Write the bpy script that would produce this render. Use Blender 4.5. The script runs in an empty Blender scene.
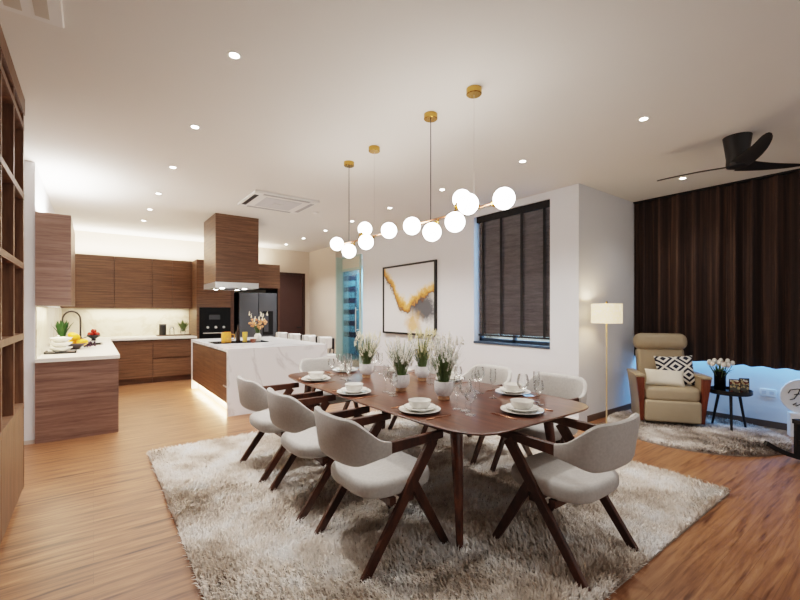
import bpy, bmesh, math, random
import numpy as np
from math import sin, cos, pi, radians, sqrt
from mathutils import Vector, Matrix
random.seed(7)
np.random.seed(7)
SC = bpy.context.scene
COL = SC.collection
H = 3.0          # ceiling height

# ------------------------------------------------------------------ colours and materials
def lin(c):
    c = c / 255.0
    return c / 12.92 if c <= 0.04045 else ((c + 0.055) / 1.055) ** 2.4
def rgb(r, g, b): return (lin(r), lin(g), lin(b), 1.0)

def new_mat(name):
    m = bpy.data.materials.new(name); m.use_nodes = True
    nt = m.node_tree
    return m, nt, nt.nodes['Principled BSDF']

def plain(name, col, rough=0.5, metal=0.0, emit=None, strength=0.0, noise=0.0, nscale=20.0, bump=0.0, bscale=200.0, coat=0.0, sheen=0.0):
    m, nt, b = new_mat(name)
    b.inputs['Base Color'].default_value = col
    b.inputs['Roughness'].default_value = rough
    b.inputs['Metallic'].default_value = metal
    b.inputs['Coat Weight'].default_value = coat
    b.inputs['Sheen Weight'].default_value = sheen
    if emit is not None:
        b.inputs['Emission Color'].default_value = emit
        b.inputs['Emission Strength'].default_value = strength
    tc = nt.nodes.new('ShaderNodeTexCoord')
    if noise > 0:
        n = nt.nodes.new('ShaderNodeTexNoise'); n.inputs['Scale'].default_value = nscale; n.inputs['Detail'].default_value = 4
        nt.links.new(tc.outputs['Object'], n.inputs['Vector'])
        mx = nt.nodes.new('ShaderNodeMix'); mx.data_type = 'RGBA'
        mx.inputs[6].default_value = tuple(c * (1 - noise) for c in col[:3]) + (1,)
        mx.inputs[7].default_value = tuple(min(1, c * (1 + noise)) for c in col[:3]) + (1,)
        nt.links.new(n.outputs['Fac'], mx.inputs[0]); nt.links.new(mx.outputs[2], b.inputs['Base Color'])
    if bump > 0:
        n2 = nt.nodes.new('ShaderNodeTexNoise'); n2.inputs['Scale'].default_value = bscale; n2.inputs['Detail'].default_value = 2
        nt.links.new(tc.outputs['Object'], n2.inputs['Vector'])
        bp = nt.nodes.new('ShaderNodeBump'); bp.inputs['Strength'].default_value = bump; bp.inputs['Distance'].default_value = 0.004
        nt.links.new(n2.outputs['Fac'], bp.inputs['Height']); nt.links.new(bp.outputs['Normal'], b.inputs['Normal'])
    return m

def wood(name, dark, mid, light, scale=(1, 1, 14), rough=0.4, nscale=3.0, coat=0.0):
    """grain runs along the axes whose scale is small"""
    m, nt, b = new_mat(name)
    tc = nt.nodes.new('ShaderNodeTexCoord'); mp = nt.nodes.new('ShaderNodeMapping')
    mp.inputs['Scale'].default_value = scale
    nt.links.new(tc.outputs['Object'], mp.inputs['Vector'])
    n1 = nt.nodes.new('ShaderNodeTexNoise'); n1.inputs['Scale'].default_value = nscale; n1.inputs['Detail'].default_value = 6; n1.inputs['Roughness'].default_value = 0.62; n1.inputs['Distortion'].default_value = 0.35
    n2 = nt.nodes.new('ShaderNodeTexNoise'); n2.inputs['Scale'].default_value = nscale * 7; n2.inputs['Detail'].default_value = 3
    nt.links.new(mp.outputs['Vector'], n1.inputs['Vector']); nt.links.new(mp.outputs['Vector'], n2.inputs['Vector'])
    ad = nt.nodes.new('ShaderNodeMath'); ad.operation = 'MULTIPLY_ADD'; ad.inputs[1].default_value = 0.3
    nt.links.new(n2.outputs['Fac'], ad.inputs[0]); nt.links.new(n1.outputs['Fac'], ad.inputs[2])
    r = nt.nodes.new('ShaderNodeValToRGB')
    e = r.color_ramp.elements
    e[0].position = 0.45; e[0].color = dark; e[1].position = 0.86; e[1].color = light
    k = e.new(0.64); k.color = mid
    nt.links.new(ad.outputs[0], r.inputs['Fac']); nt.links.new(r.outputs['Color'], b.inputs['Base Color'])
    b.inputs['Roughness'].default_value = rough; b.inputs['Coat Weight'].default_value = coat
    return m

def floor_mat():
    m, nt, b = new_mat('oak_floor')
    tc = nt.nodes.new('ShaderNodeTexCoord')
    br = nt.nodes.new('ShaderNodeTexBrick')
    br.offset = 0.37; br.inputs['Scale'].default_value = 1.0
    br.inputs['Brick Width'].default_value = 1.6; br.inputs['Row Height'].default_value = 0.125
    br.inputs['Mortar Size'].default_value = 0.0008; br.inputs['Mortar Smooth'].default_value = 0.2
    br.inputs['Color1'].default_value = (0.25, 0.25, 0.25, 1); br.inputs['Color2'].default_value = (0.75, 0.75, 0.75, 1); br.inputs['Mortar'].default_value = (0, 0, 0, 1)
    br.inputs['Bias'].default_value = 0.0
    nt.links.new(tc.outputs['Object'], br.inputs['Vector'])
    mp = nt.nodes.new('ShaderNodeMapping'); mp.inputs['Scale'].default_value = (0.8, 11, 1)
    nt.links.new(tc.outputs['Object'], mp.inputs['Vector'])
    n = nt.nodes.new('ShaderNodeTexNoise'); n.inputs['Scale'].default_value = 2.2; n.inputs['Detail'].default_value = 8; n.inputs['Roughness'].default_value = 0.65; n.inputs['Distortion'].default_value = 0.5
    nt.links.new(mp.outputs['Vector'], n.inputs['Vector'])
    mp2 = nt.nodes.new('ShaderNodeMapping'); mp2.inputs['Scale'].default_value = (1.3, 17, 1)
    nt.links.new(tc.outputs['Object'], mp2.inputs['Vector'])
    n2 = nt.nodes.new('ShaderNodeTexNoise'); n2.inputs['Scale'].default_value = 1.5; n2.inputs['Detail'].default_value = 3
    nt.links.new(mp2.outputs['Vector'], n2.inputs['Vector'])
    ad = nt.nodes.new('ShaderNodeMath'); ad.operation = 'MULTIPLY_ADD'; ad.inputs[1].default_value = 0.16
    nt.links.new(br.outputs['Color'], ad.inputs[0]); nt.links.new(n.outputs['Fac'], ad.inputs[2])
    r = nt.nodes.new('ShaderNodeValToRGB'); e = r.color_ramp.elements
    e[0].position = 0.32; e[0].color = rgb(86, 53, 33); e[1].position = 0.8; e[1].color = rgb(176, 126, 88)
    k = e.new(0.55); k.color = rgb(140, 94, 63)
    nt.links.new(ad.outputs[0], r.inputs['Fac'])
    r2 = nt.nodes.new('ShaderNodeValToRGB'); e = r2.color_ramp.elements     # sparse dark streaks
    e[0].position = 0.29; e[0].color = (0.36, 0.30, 0.26, 1); e[1].position = 0.43; e[1].color = (1, 1, 1, 1)
    nt.links.new(n2.outputs['Fac'], r2.inputs['Fac'])
    mx = nt.nodes.new('ShaderNodeMix'); mx.data_type = 'RGBA'; mx.blend_type = 'MULTIPLY'; mx.inputs[0].default_value = 1.0
    nt.links.new(r.outputs['Color'], mx.inputs[6]); nt.links.new(r2.outputs['Color'], mx.inputs[7])
    mx2 = nt.nodes.new('ShaderNodeMix'); mx2.data_type = 'RGBA'
    mx2.inputs[7].default_value = rgb(104, 70, 45)
    nt.links.new(br.outputs['Fac'], mx2.inputs[0]); nt.links.new(mx.outputs[2], mx2.inputs[6])
    nt.links.new(mx2.outputs[2], b.inputs['Base Color'])
    b.inputs['Roughness'].default_value = 0.38
    return m

def marble(name, base, vein, scale=0.7, width=0.035, rough=0.18):
    m, nt, b = new_mat(name)
    tc = nt.nodes.new('ShaderNodeTexCoord')
    mp = nt.nodes.new('ShaderNodeMapping'); mp.inputs['Scale'].default_value = (1, 1, 1); mp.inputs['Rotation'].default_value = (0.4, 0.7, 0.3)
    nt.links.new(tc.outputs['Object'], mp.inputs['Vector'])
    n = nt.nodes.new('ShaderNodeTexNoise'); n.inputs['Scale'].default_value = scale; n.inputs['Detail'].default_value = 7; n.inputs['Roughness'].default_value = 0.55; n.inputs['Distortion'].default_value = 1.1
    nt.links.new(mp.outputs['Vector'], n.inputs['Vector'])
    r = nt.nodes.new('ShaderNodeValToRGB'); e = r.color_ramp.elements
    e[0].position = 0.5 - width; e[0].color = base; e[1].position = 0.5 + width; e[1].color = base
    k = e.new(0.5); k.color = vein
    nt.links.new(n.outputs['Fac'], r.inputs['Fac']); nt.links.new(r.outputs['Color'], b.inputs['Base Color'])
    b.inputs['Roughness'].default_value = rough
    return m

def thin_glass(name, tint=(1, 1, 1, 1), refl=1.0, face=0.06):
    m = bpy.data.materials.new(name); m.use_nodes = True; nt = m.node_tree; nt.nodes.clear()
    o = nt.nodes.new('ShaderNodeOutputMaterial'); t = nt.nodes.new('ShaderNodeBsdfTransparent'); g = nt.nodes.new('ShaderNodeBsdfGlossy')
    t.inputs['Color'].default_value = tint; g.inputs['Roughness'].default_value = 0.02; g.inputs['Color'].default_value = (refl, refl, refl, 1)
    lw = nt.nodes.new('ShaderNodeLayerWeight'); lw.inputs['Blend'].default_value = 0.35
    mr = nt.nodes.new('ShaderNodeMapRange'); mr.inputs[3].default_value = face; mr.inputs[4].default_value = 0.8
    nt.links.new(lw.outputs['Fresnel'], mr.inputs[0])
    mx = nt.nodes.new('ShaderNodeMixShader')
    nt.links.new(mr.outputs[0], mx.inputs[0]); nt.links.new(t.outputs[0], mx.inputs[1]); nt.links.new(g.outputs[0], mx.inputs[2]); nt.links.new(mx.outputs[0], o.inputs['Surface'])
    return m

def emis(name, col, s):
    m = bpy.data.materials.new(name); m.use_nodes = True; nt = m.node_tree; nt.nodes.clear()
    o = nt.nodes.new('ShaderNodeOutputMaterial'); e = nt.nodes.new('ShaderNodeEmission')
    e.inputs['Color'].default_value = col; e.inputs['Strength'].default_value = s
    nt.links.new(e.outputs[0], o.inputs['Surface'])
    return m

M = {}
M['floor'] = floor_mat()
M['wall'] = plain('wall_paint', rgb(230, 231, 234), 0.85, noise=0.012, nscale=3)
M['wall_warm'] = plain('wall_paint_warm', rgb(214, 200, 184), 0.85, noise=0.012, nscale=3)
M['ceiling'] = plain('ceiling_paint', rgb(231, 227, 220), 0.9, noise=0.012, nscale=2)
M['kwood'] = wood('kitchen_walnut', rgb(70, 46, 31), rgb(95, 66, 46), rgb(119, 86, 61), (0.7, 0.7, 16), 0.42, 2.6)
M['kwood_lit'] = wood('kitchen_walnut_lit', rgb(96, 70, 60), rgb(120, 91, 79), rgb(146, 115, 102), (0.7, 0.7, 16), 0.42, 2.6)  # same kitchen walnut with the pinkish light on it painted into the colour
M['kwood_bright_lit'] = wood('kitchen_walnut_bright_lit', rgb(126, 98, 88), rgb(150, 121, 110), rgb(172, 144, 132), (0.7, 0.7, 16), 0.42, 2.6)  # same walnut again, the stronger light on the upper panel painted in
M['kwood_dark'] = wood('kitchen_walnut_dark', rgb(60, 38, 26), rgb(76, 49, 34), rgb(92, 62, 44), (0.7, 0.7, 16), 0.5, 2.6)
M['shelf_wood'] = wood('shelf_walnut', rgb(84, 58, 42), rgb(108, 77, 57), rgb(130, 96, 72), (9, 9, 0.7), 0.45, 2.4)
M['shelf_back'] = wood('shelf_back', rgb(60, 36, 24), rgb(78, 48, 32), rgb(92, 60, 42), (9, 9, 0.7), 0.5, 2.4)
M['walnut'] = wood('table_walnut', rgb(56, 29, 18), rgb(84, 46, 29), rgb(110, 65, 43), (16, 0.9, 4), 0.3, 2.2, coat=0.25)
M['chair_wood'] = wood('chair_walnut', rgb(46, 25, 16), rgb(70, 39, 25), rgb(92, 55, 36), (14, 3, 1.2), 0.38, 3)
M['fabric'] = plain('chair_fabric', rgb(190, 186, 181), 0.95, noise=0.22, nscale=70, bump=0.5, bscale=420, sheen=0.2)
M['marble'] = marble('white_marble', rgb(242, 243, 245), rgb(216, 216, 218), 0.55, 0.02)
M['backsplash'] = marble('backsplash_stone', rgb(226, 219, 204), rgb(206, 196, 178), 1.2, 0.05, 0.25)
M['counter'] = plain('white_quartz', rgb(240, 236, 228), 0.22, noise=0.01, nscale=30)
M['brass'] = plain('brushed_brass', rgb(196, 152, 84), 0.25, 1.0, noise=0.04, nscale=40)
M['rose'] = plain('rose_gold', rgb(206, 148, 118), 0.25, 1.0, noise=0.03, nscale=40)
M['black'] = plain('black_metal', rgb(22, 22, 23), 0.45, noise=0.05, nscale=30)
M['blackwood'] = plain('black_painted_wood', rgb(20, 18, 18), 0.5, noise=0.08, nscale=30)
M['fan_black'] = plain('fan_black', rgb(30, 27, 26), 0.5, noise=0.06, nscale=12)
M['steel'] = plain('stainless_steel', rgb(214, 214, 213), 0.34, 0.9, noise=0.02, nscale=20)
M['black_glass'] = plain('black_glass', rgb(9, 9, 11), 0.22, noise=0.02, nscale=3)
M['black_glass'].node_tree.nodes['Principled BSDF'].inputs['Specular IOR Level'].default_value = 0.2
M['fridge'] = plain('dark_steel', rgb(78, 81, 87), 0.4, 0.25, noise=0.03, nscale=6)
M['fridge_dark'] = plain('fridge_recess', rgb(24, 25, 27), 0.35, 0.4, noise=0.03, nscale=6)
M['white_cer'] = plain('white_ceramic', rgb(238, 235, 228), 0.2, noise=0.006, nscale=10, coat=0.3)
M['white_mat'] = plain('white_matte', rgb(236, 234, 230), 0.6, noise=0.01, nscale=10)
M['pot_marble'] = marble('pot_glaze', rgb(243, 243, 243), rgb(222, 223, 226), 9, 0.05, 0.25)
M['curtain'] = wood('curtain_cloth', rgb(38, 27, 23), rgb(60, 43, 36), rgb(100, 77, 62), (9, 9, 0.12), 0.85, 1.6)
M['blind'] = wood('blind_slat', rgb(70, 66, 67), rgb(86, 81, 82), rgb(102, 96, 97), (1, 1.2, 9), 0.55, 3)
M['blind_tape'] = plain('blind_tape', rgb(25, 24, 25), 0.8, noise=0.06, nscale=60)
M['win_frame'] = plain('window_frame_grey', rgb(58, 74, 92), 0.4, noise=0.02, nscale=10)
M['leather'] = plain('beige_leather', rgb(172, 155, 130), 0.48, noise=0.05, nscale=14, bump=0.15, bscale=160)
M['chair_arm'] = wood('recliner_arm', rgb(84, 38, 22), rgb(112, 56, 34), rgb(134, 72, 46), (7, 7, 0.8), 0.35, 3)
M['glass'] = thin_glass('clear_glass', (0.97, 0.98, 0.98, 1))
M['pane'] = thin_glass('window_glass', (0.86, 0.95, 0.95, 1), 0.9, 0.04)
M['green'] = plain('leaf_green', rgb(92, 110, 66), 0.6, noise=0.3, nscale=30)
M['green2'] = plain('leaf_green_deep', rgb(52, 92, 42), 0.55, noise=0.3, nscale=30)
M['petal'] = plain('cream_petal', rgb(238, 232, 208), 0.7, noise=0.05, nscale=40)
M['petal_w'] = plain('white_petal', rgb(244, 240, 230), 0.65, noise=0.03, nscale=40)
M['petal_y'] = plain('yellow_petal', rgb(234, 222, 178), 0.7, noise=0.08, nscale=40)
M['petal_o'] = plain('peach_petal', rgb(232, 164, 112), 0.7, noise=0.2, nscale=40)
M['globe'] = emis('opal_globe_glow', (1.0, 0.95, 0.89, 1), 11.0)
M['lamp_glow'] = emis('downlight_glow', (1.0, 0.92, 0.78, 1), 30.0)
M['led'] = emis('led_strip_glow', (1.0, 0.76, 0.46, 1), 14.0)
M['shade'] = None
def shade_mat():
    m, nt, b = new_mat('linen_shade')
    b.inputs['Base Color'].default_value = rgb(232, 218, 190); b.inputs['Roughness'].default_value = 0.9
    b.inputs['Transmission Weight'].default_value = 0.0
    tc = nt.nodes.new('ShaderNodeTexCoord'); v = nt.nodes.new('ShaderNodeTexVoronoi'); v.inputs['Scale'].default_value = 34
    nt.links.new(tc.outputs['Object'], v.inputs['Vector'])
    r = nt.nodes.new('ShaderNodeValToRGB'); e = r.color_ramp.elements
    e[0].position = 0.05; e[0].color = rgb(250, 232, 196); e[1].position = 0.55; e[1].color = rgb(214, 184, 138)
    nt.links.new(v.outputs['Distance'], r.inputs['Fac'])
    nt.links.new(r.outputs['Color'], b.inputs['Emission Color']); b.inputs['Emission Strength'].default_value = 0.75
    return m
M['shade'] = shade_mat()

# ------------------------------------------------------------------ mesh building
class MB:
    def __init__(s): s.v = []; s.f = []; s.sm = []
    def add(s, vs, fs, smooth=False, mat=None):
        o = len(s.v)
        s.v += [tuple(mat @ Vector(v)) if mat else tuple(v) for v in vs]
        s.f += [tuple(i + o for i in f) for f in fs]; s.sm += [smooth] * len(fs)
        return s
    def box(s, x0, x1, y0, y1, z0, z1, mat=None):
        vs = [(x, y, z) for z in (z0, z1) for y in (y0, y1) for x in (x0, x1)]
        return s.add(vs, [(0, 2, 3, 1), (4, 5, 7, 6), (0, 1, 5, 4), (2, 6, 7, 3), (0, 4, 6, 2), (1, 3, 7, 5)], False, mat)
    def bevbox(s, x0, x1, y0, y1, z0, z1, r=0.01, seg=2, mat=None, smooth=True):
        bm = bmesh.new(); bmesh.ops.create_cube(bm, size=1)
        for v in bm.verts: v.co = Vector(((x0 + x1) / 2 + v.co.x * (x1 - x0), (y0 + y1) / 2 + v.co.y * (y1 - y0), (z0 + z1) / 2 + v.co.z * (z1 - z0)))
        bmesh.ops.bevel(bm, geom=list(bm.edges), offset=r, segments=seg, profile=0.5, affect='EDGES')
        bm.verts.index_update()
        s.add([v.co[:] for v in bm.verts], [[v.index for v in f.verts] for f in bm.faces], smooth, mat); bm.free(); return s
    def lathe(s, prof, n=24, c=(0, 0, 0), mat=None, smooth=True):
        """prof: (r, z) from bottom to top; r=0 closes"""
        vs = []; rings = []
        for r, z in prof:
            if r < 1e-6: rings.append([len(vs)]); vs.append((c[0], c[1], c[2] + z))
            else:
                rings.append(list(range(len(vs), len(vs) + n)))
                vs += [(c[0] + r * cos(2 * pi * k / n), c[1] + r * sin(2 * pi * k / n), c[2] + z) for k in range(n)]
        fs = []
        for a, b in zip(rings, rings[1:]):
            for k in range(n):
                k2 = (k + 1) % n
                if len(a) == 1 and len(b) == 1: continue
                if len(a) == 1: fs.append((a[0], b[k2], b[k]))
                elif len(b) == 1: fs.append((a[k], a[k2], b[0]))
                else: fs.append((a[k], a[k2], b[k2], b[k]))
        return s.add(vs, fs, smooth, mat)
    def cyl(s, p0, p1, r0, r1=None, n=12, smooth=True):
        r1 = r0 if r1 is None else r1
        return s.tube([p0, p1], [r0, r1], n, smooth)
    def tube(s, pts, rad, n=8, smooth=True):
        pts = [Vector(p) for p in pts]
        if not hasattr(rad, '__len__'): rad = [rad] * len(pts)
        vs = []; fs = []; up = None
        for i, p in enumerate(pts):
            t = (pts[min(i + 1, len(pts) - 1)] - pts[max(i - 1, 0)]).normalized()
            if up is None: up = Vector((0, 0, 1)) if abs(t.z) < 0.9 else Vector((1, 0, 0))
            a = t.cross(up).normalized(); b = a.cross(t).normalized(); up = b
            vs += [tuple(p + (a * cos(2 * pi * k / n) + b * sin(2 * pi * k / n)) * rad[i]) for k in range(n)]
        for i in range(len(pts) - 1):
            for k in range(n):
                k2 = (k + 1) % n
                fs.append((i * n + k, i * n + k2, (i + 1) * n + k2, (i + 1) * n + k))
        fs.append(tuple(range(n - 1, -1, -1))); fs.append(tuple((len(pts) - 1) * n + k for k in range(n)))
        return s.add(vs, fs, smooth)
    def beam(s, p0, p1, w0, d0, w1=None, d1=None, side=(1, 0, 0), bev=0.004):
        """rectangular bar; w along 'side', d across"""
        w1 = w0 if w1 is None else w1; d1 = d0 if d1 is None else d1
        p0, p1 = Vector(p0), Vector(p1); t = (p1 - p0).normalized(); a = Vector(side); a = (a - t * a.dot(t)).normalized(); b = t.cross(a)
        vs = []
        for p, w, d in ((p0, w0, d0), (p1, w1, d1)):
            e = min(bev, w / 4, d / 4)
            for x, y in ((-w/2+e, -d/2), (w/2-e, -d/2), (w/2, -d/2+e), (w/2, d/2-e), (w/2-e, d/2), (-w/2+e, d/2), (-w/2, d/2-e), (-w/2, -d/2+e)):
                vs.append(tuple(p + a * x + b * y))
        fs = [(k, (k + 1) % 8, (k + 1) % 8 + 8, k + 8) for k in range(8)] + [tuple(range(7, -1, -1)), tuple(range(8, 16))]
        return s.add(vs, fs)
    def prism(s, pts, z0, z1, mat=None, smooth=False):
        n = len(pts)
        vs = [(x, y, z0) for x, y in pts] + [(x, y, z1) for x, y in pts]
        fs = [(k, (k + 1) % n, (k + 1) % n + n, k + n) for k in range(n)] + [tuple(range(n - 1, -1, -1)), tuple(range(n, 2 * n))]
        return s.add(vs, fs, smooth, mat)
    def stack(s, loops, smooth=True, cap=True):
        """list of equal-length vertex loops"""
        n = len(loops[0]); vs = [v for l in loops for v in l]; fs = []
        for i in range(len(loops) - 1):
            for k in range(n):
                k2 = (k + 1) % n
                fs.append((i * n + k, i * n + k2, (i + 1) * n + k2, (i + 1) * n + k))
        if cap:
            fs.append(tuple(range(n - 1, -1, -1))); fs.append(tuple((len(loops) - 1) * n + k for k in range(n)))
        return s.add(vs, fs, smooth)
    def ball(s, c, r, n=16, sq=(1, 1, 1)):
        m = n // 2; prof = [(r * sin(pi * i / m), -r * cos(pi * i / m)) for i in range(m + 1)]
        T = Matrix.Translation(Vector(c)) @ Matrix.Diagonal((sq[0], sq[1], sq[2], 1))
        return s.lathe(prof, n, (0, 0, 0), T)
    def build(s, name, mat, parent=None, loc=None, rot=None):
        me = bpy.data.meshes.new(name); me.from_pydata(s.v, [], s.f); me.update()
        me.polygons.foreach_set('use_smooth', s.sm)
        if any(s.sm):
            try: me.set_sharp_from_angle(angle=radians(42))
            except Exception: pass
        o = bpy.data.objects.new(name, me); COL.objects.link(o)
        if mat: me.materials.append(mat)
        if parent: o.parent = parent
        if loc: o.location = loc
        if rot: o.rotation_euler = rot
        return o

def tag(o, label=None, cat=None, group=None, kind=None):
    if label: o['label'] = label
    if cat: o['category'] = cat
    if group: o['group'] = group
    if kind: o['kind'] = kind
    return o
def thing(name, label, cat, loc=(0, 0, 0), rz=0, group=None):
    o = bpy.data.objects.new(name, None); COL.objects.link(o); o.empty_display_size = 0.1
    o.location = loc; o.rotation_euler = (0, 0, rz)
    return tag(o, label, cat, group)
def struct(name, mb, mat, parent=None):
    o = mb.build(name, mat, parent)
    if parent is None: o['kind'] = 'structure'
    return o
def dup(root, loc, rz=0, label=None):
    r = root.copy(); COL.objects.link(r); r.location = loc; r.rotation_euler = (root.rotation_euler[0], root.rotation_euler[1], rz)
    if label: r['label'] = label
    for ch in list(root.children):
        c = ch.copy(); COL.objects.link(c); c.parent = r
        for g in list(ch.children):
            d = g.copy(); COL.objects.link(d); d.parent = c
    return r
def sq_loop(a, b, n=40, e=4.0, cx=0, cy=0):
    out = []
    for k in range(n):
        t = 2 * pi * k / n; c, s_ = cos(t), sin(t)
        out.append((cx + a * math.copysign(abs(c) ** (2 / e), c), cy + b * math.copysign(abs(s_) ** (2 / e), s_)))
    return out
def pillow_loops(a, b, z0, z1, e=4.0, r=0.03, n=40, seg=4, cx=0, cy=0):
    """soft slab: rounded plan, rounded rims"""
    loops = []
    for i in range(seg + 1):
        t = pi / 2 * i / seg; d = r * (1 - sin(t)); z = z0 + r * (1 - cos(t))
        loops.append([(x, y, z) for x, y in sq_loop(a - d, b - d, n, e, cx, cy)])
    for i in range(seg + 1):
        t = pi / 2 * i / seg; d = r * (1 - cos(t)); z = z1 - r + r * sin(t)
        loops.append([(x, y, z) for x, y in sq_loop(a - d, b - d, n, e, cx, cy)])
    return loops

# ------------------------------------------------------------------ the room
XA, YR, XC, YB = 4.82, 2.72, 6.56, 10.2      # picture wall, return wall, curtain wall, kitchen back wall
XL, XK = -0.86, -0.5                          # living-room left wall, kitchen left wall
struct('floor', MB().box(-1.0, 8.2, -2.6, 10.5, -0.1, 0), M['floor'])
struct('ceiling', MB().box(-1.0, 8.2, -2.6, 10.5, H, H + 0.1), M['ceiling'])
struct('wall_left', MB().box(-1.0, XL, -2.6, 5.82, 0, H), M['wall'])
struct('wall_kitchen_left', MB().box(-1.0, XK, 5.82, 10.4, 0, H), M['wall'])
struct('wall_back', MB().box(-0.5, 3.52, YB, YB + 0.2, 0, H).box(3.52, 4.5, YB, YB + 0.2, 2.42, H).box(4.5, 4.9, YB, YB + 0.2, 0, H), M['wall_warm'])
# picture wall with a window hole and a glazed door hole
wy0, wy1, wz0, wz1 = 3.12, 4.47, 0.93, 2.9
gy0, gy1 = 7.82, 8.72
w = MB()
w.box(XA, XA + 0.2, YR, wy0, 0, H).box(XA, XA + 0.2, wy0, wy1, 0, wz0).box(XA, XA + 0.2, wy0, wy1, wz1, H).box(XA, XA + 0.2, wy1, gy0, 0, H)
w.box(XA, XA + 0.2, gy0, gy1, 2.7, H)
struct('wall_right', w, M['wall'])
struct('wall_kitchen_right', MB().box(4.62, 4.80, gy1, YB, 0, H), M['wall_warm'])
struct('wall_alcove', MB().box(XA + 0.2, XC, YR, YR + 0.15, 0, H), M['wall'])
struct('wall_curtain_side', MB().box(XC, XC + 0.2, -2.6, YR + 0.15, 0, H), M['wall'])
# skirting
bb = plain('skirting_brown', rgb(96, 78, 66), 0.5, noise=0.05, nscale=20)
struct('baseboard_curtain_side', MB().box(XC - 0.015, XC, -2.6, YR, 0, 0.08), bb)
struct('baseboard_alcove', MB().box(XA + 0.2, XC - 0.015, YR - 0.015, YR, 0, 0.08), bb)
struct('baseboard_right', MB().box(XA - 0.015, XA, YR, gy0 - 0.06, 0, 0.08), M['white_mat'])
struct('baseboard_left', MB().box(XL, XK, 5.805, 5.82, 0, 0.04), plain('skirting_pale', rgb(196, 180, 170), 0.5, noise=0.04))
# kitchen back-wall door
d1 = struct('door_1', MB().box(3.6, 4.42, YB - 0.01, YB + 0.04, 0.01, 2.36), plain('dark_red_door', rgb(58, 34, 30), 0.45, noise=0.12, nscale=5))
d1['kind'] = 'structure'
MB().box(3.53, 3.6, YB - 0.03, YB + 0.06, 0, 2.42).box(4.42, 4.49, YB - 0.03, YB + 0.06, 0, 2.42).box(3.6, 4.42, YB - 0.03, YB + 0.06, 2.36, 2.42).build('door_frame', plain('door_frame_brown', rgb(50, 30, 24), 0.45, noise=0.1, nscale=8), d1)
MB().cyl((4.35, YB - 0.012, 1.0), (4.35, YB - 0.07, 1.0), 0.014).box(4.24, 4.36, YB - 0.08, YB - 0.06, 0.985, 1.015).build('door_handle', M['black'], d1)
# window with dark reveal frame
w1 = struct('window_1', MB().box(XA + 0.13, XA + 0.17, wy0, wy1, wz0, wz0 + 0.06).box(XA + 0.13, XA + 0.17, wy0, wy1, wz1 - 0.06, wz1).box(XA + 0.13, XA + 0.17, wy0, wy0 + 0.06, wz0, wz1).box(XA + 0.13, XA + 0.17, wy1 - 0.06, wy1, wz0, wz1).box(XA + 0.13, XA + 0.17, 3.77, 3.82, wz0, wz1), M['win_frame'])
MB().box(XA + 0.145, XA + 0.15, wy0 + 0.06, wy1 - 0.06, wz0 + 0.06, wz1 - 0.06).build('window_pane', M['pane'], w1)
MB().box(XA - 0.01, XA + 0.13, wy0, wy1, wz0 - 0.02, wz0 + 0.012).build('window_sill', M['win_frame'], w1)
# glazed door to the yard
d2 = struct('door_2', MB().box(4.765, 4.80, gy0, gy0 + 0.05, 0, 2.7).box(4.622, 4.80, gy1 - 0.045, gy1 - 0.002, 0, 2.7).box(4.765, 4.80, gy0 + 0.05, gy1 - 0.045, 2.36, 2.42).box(4.765, 4.80, gy0 + 0.05, gy1 - 0.045, 0, 0.08).box(4.765, 4.80, gy0 + 0.05, gy1 - 0.045, 2.66, 2.7), plain('pale_green_frame', rgb(172, 192, 182), 0.4, noise=0.02))
MB().box(4.782, 4.792, gy0 + 0.05, gy1 - 0.045, 0.08, 2.36).build('door_pane', M['pane'], d2)
MB().box(4.782, 4.792, gy0 + 0.05, gy1 - 0.045, 2.42, 2.66).build('transom_pane', plain('frosted_pane', rgb(206, 202, 186), 0.7, noise=0.02), d2)
MB().cyl((4.725, gy0 + 0.14, 0.95), (4.725, gy0 + 0.14, 1.5), 0.012).cyl((4.725, gy0 + 0.14, 1.0), (4.782, gy0 + 0.14, 1.0), 0.008).cyl((4.725, gy0 + 0.14, 1.45), (4.782, gy0 + 0.14, 1.45), 0.008).build('door_handle', M['steel'], d2)
# outside the glazed door: added dusk-blue wall, bars for reflections, green planting
struct('yard_backdrop_wall', MB().box(6.9, 7.0, 7.0, 13.5, 0, 2.9), plain('yard_wall_dusk_light', rgb(120, 170, 190), 0.8, noise=0.1, nscale=2))  # backdrop wall, blue dusk light put into its colour
struct('ground_yard', MB().box(5.02, 7.0, 2.9, 13.5, -0.12, -0.02), plain('yard_ground', rgb(90, 100, 96), 0.9, noise=0.1))
ls = thing('reflection_bars', 'dark bars beyond the glazed door standing for reflections in its glass', 'screen', (6.35, 11.1, -0.02))  # added bars that stand for dark reflections in the door glass
for k in range(6):
    MB().box(-0.02, 0.02, -0.37, 0.62, 0.64 + k * 0.35, 0.80 + k * 0.35).build('slat', plain('reflection_bar_navy', rgb(24, 32, 52), 0.5, noise=0.1) if k == 0 else bpy.data.materials['reflection_bar_navy'], ls)
MB().box(0.021, 0.06, -0.37, -0.31, 0, 2.6).box(0.021, 0.06, 0.56, 0.62, 0, 2.6).build('post', M['win_frame'], ls)

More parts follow.
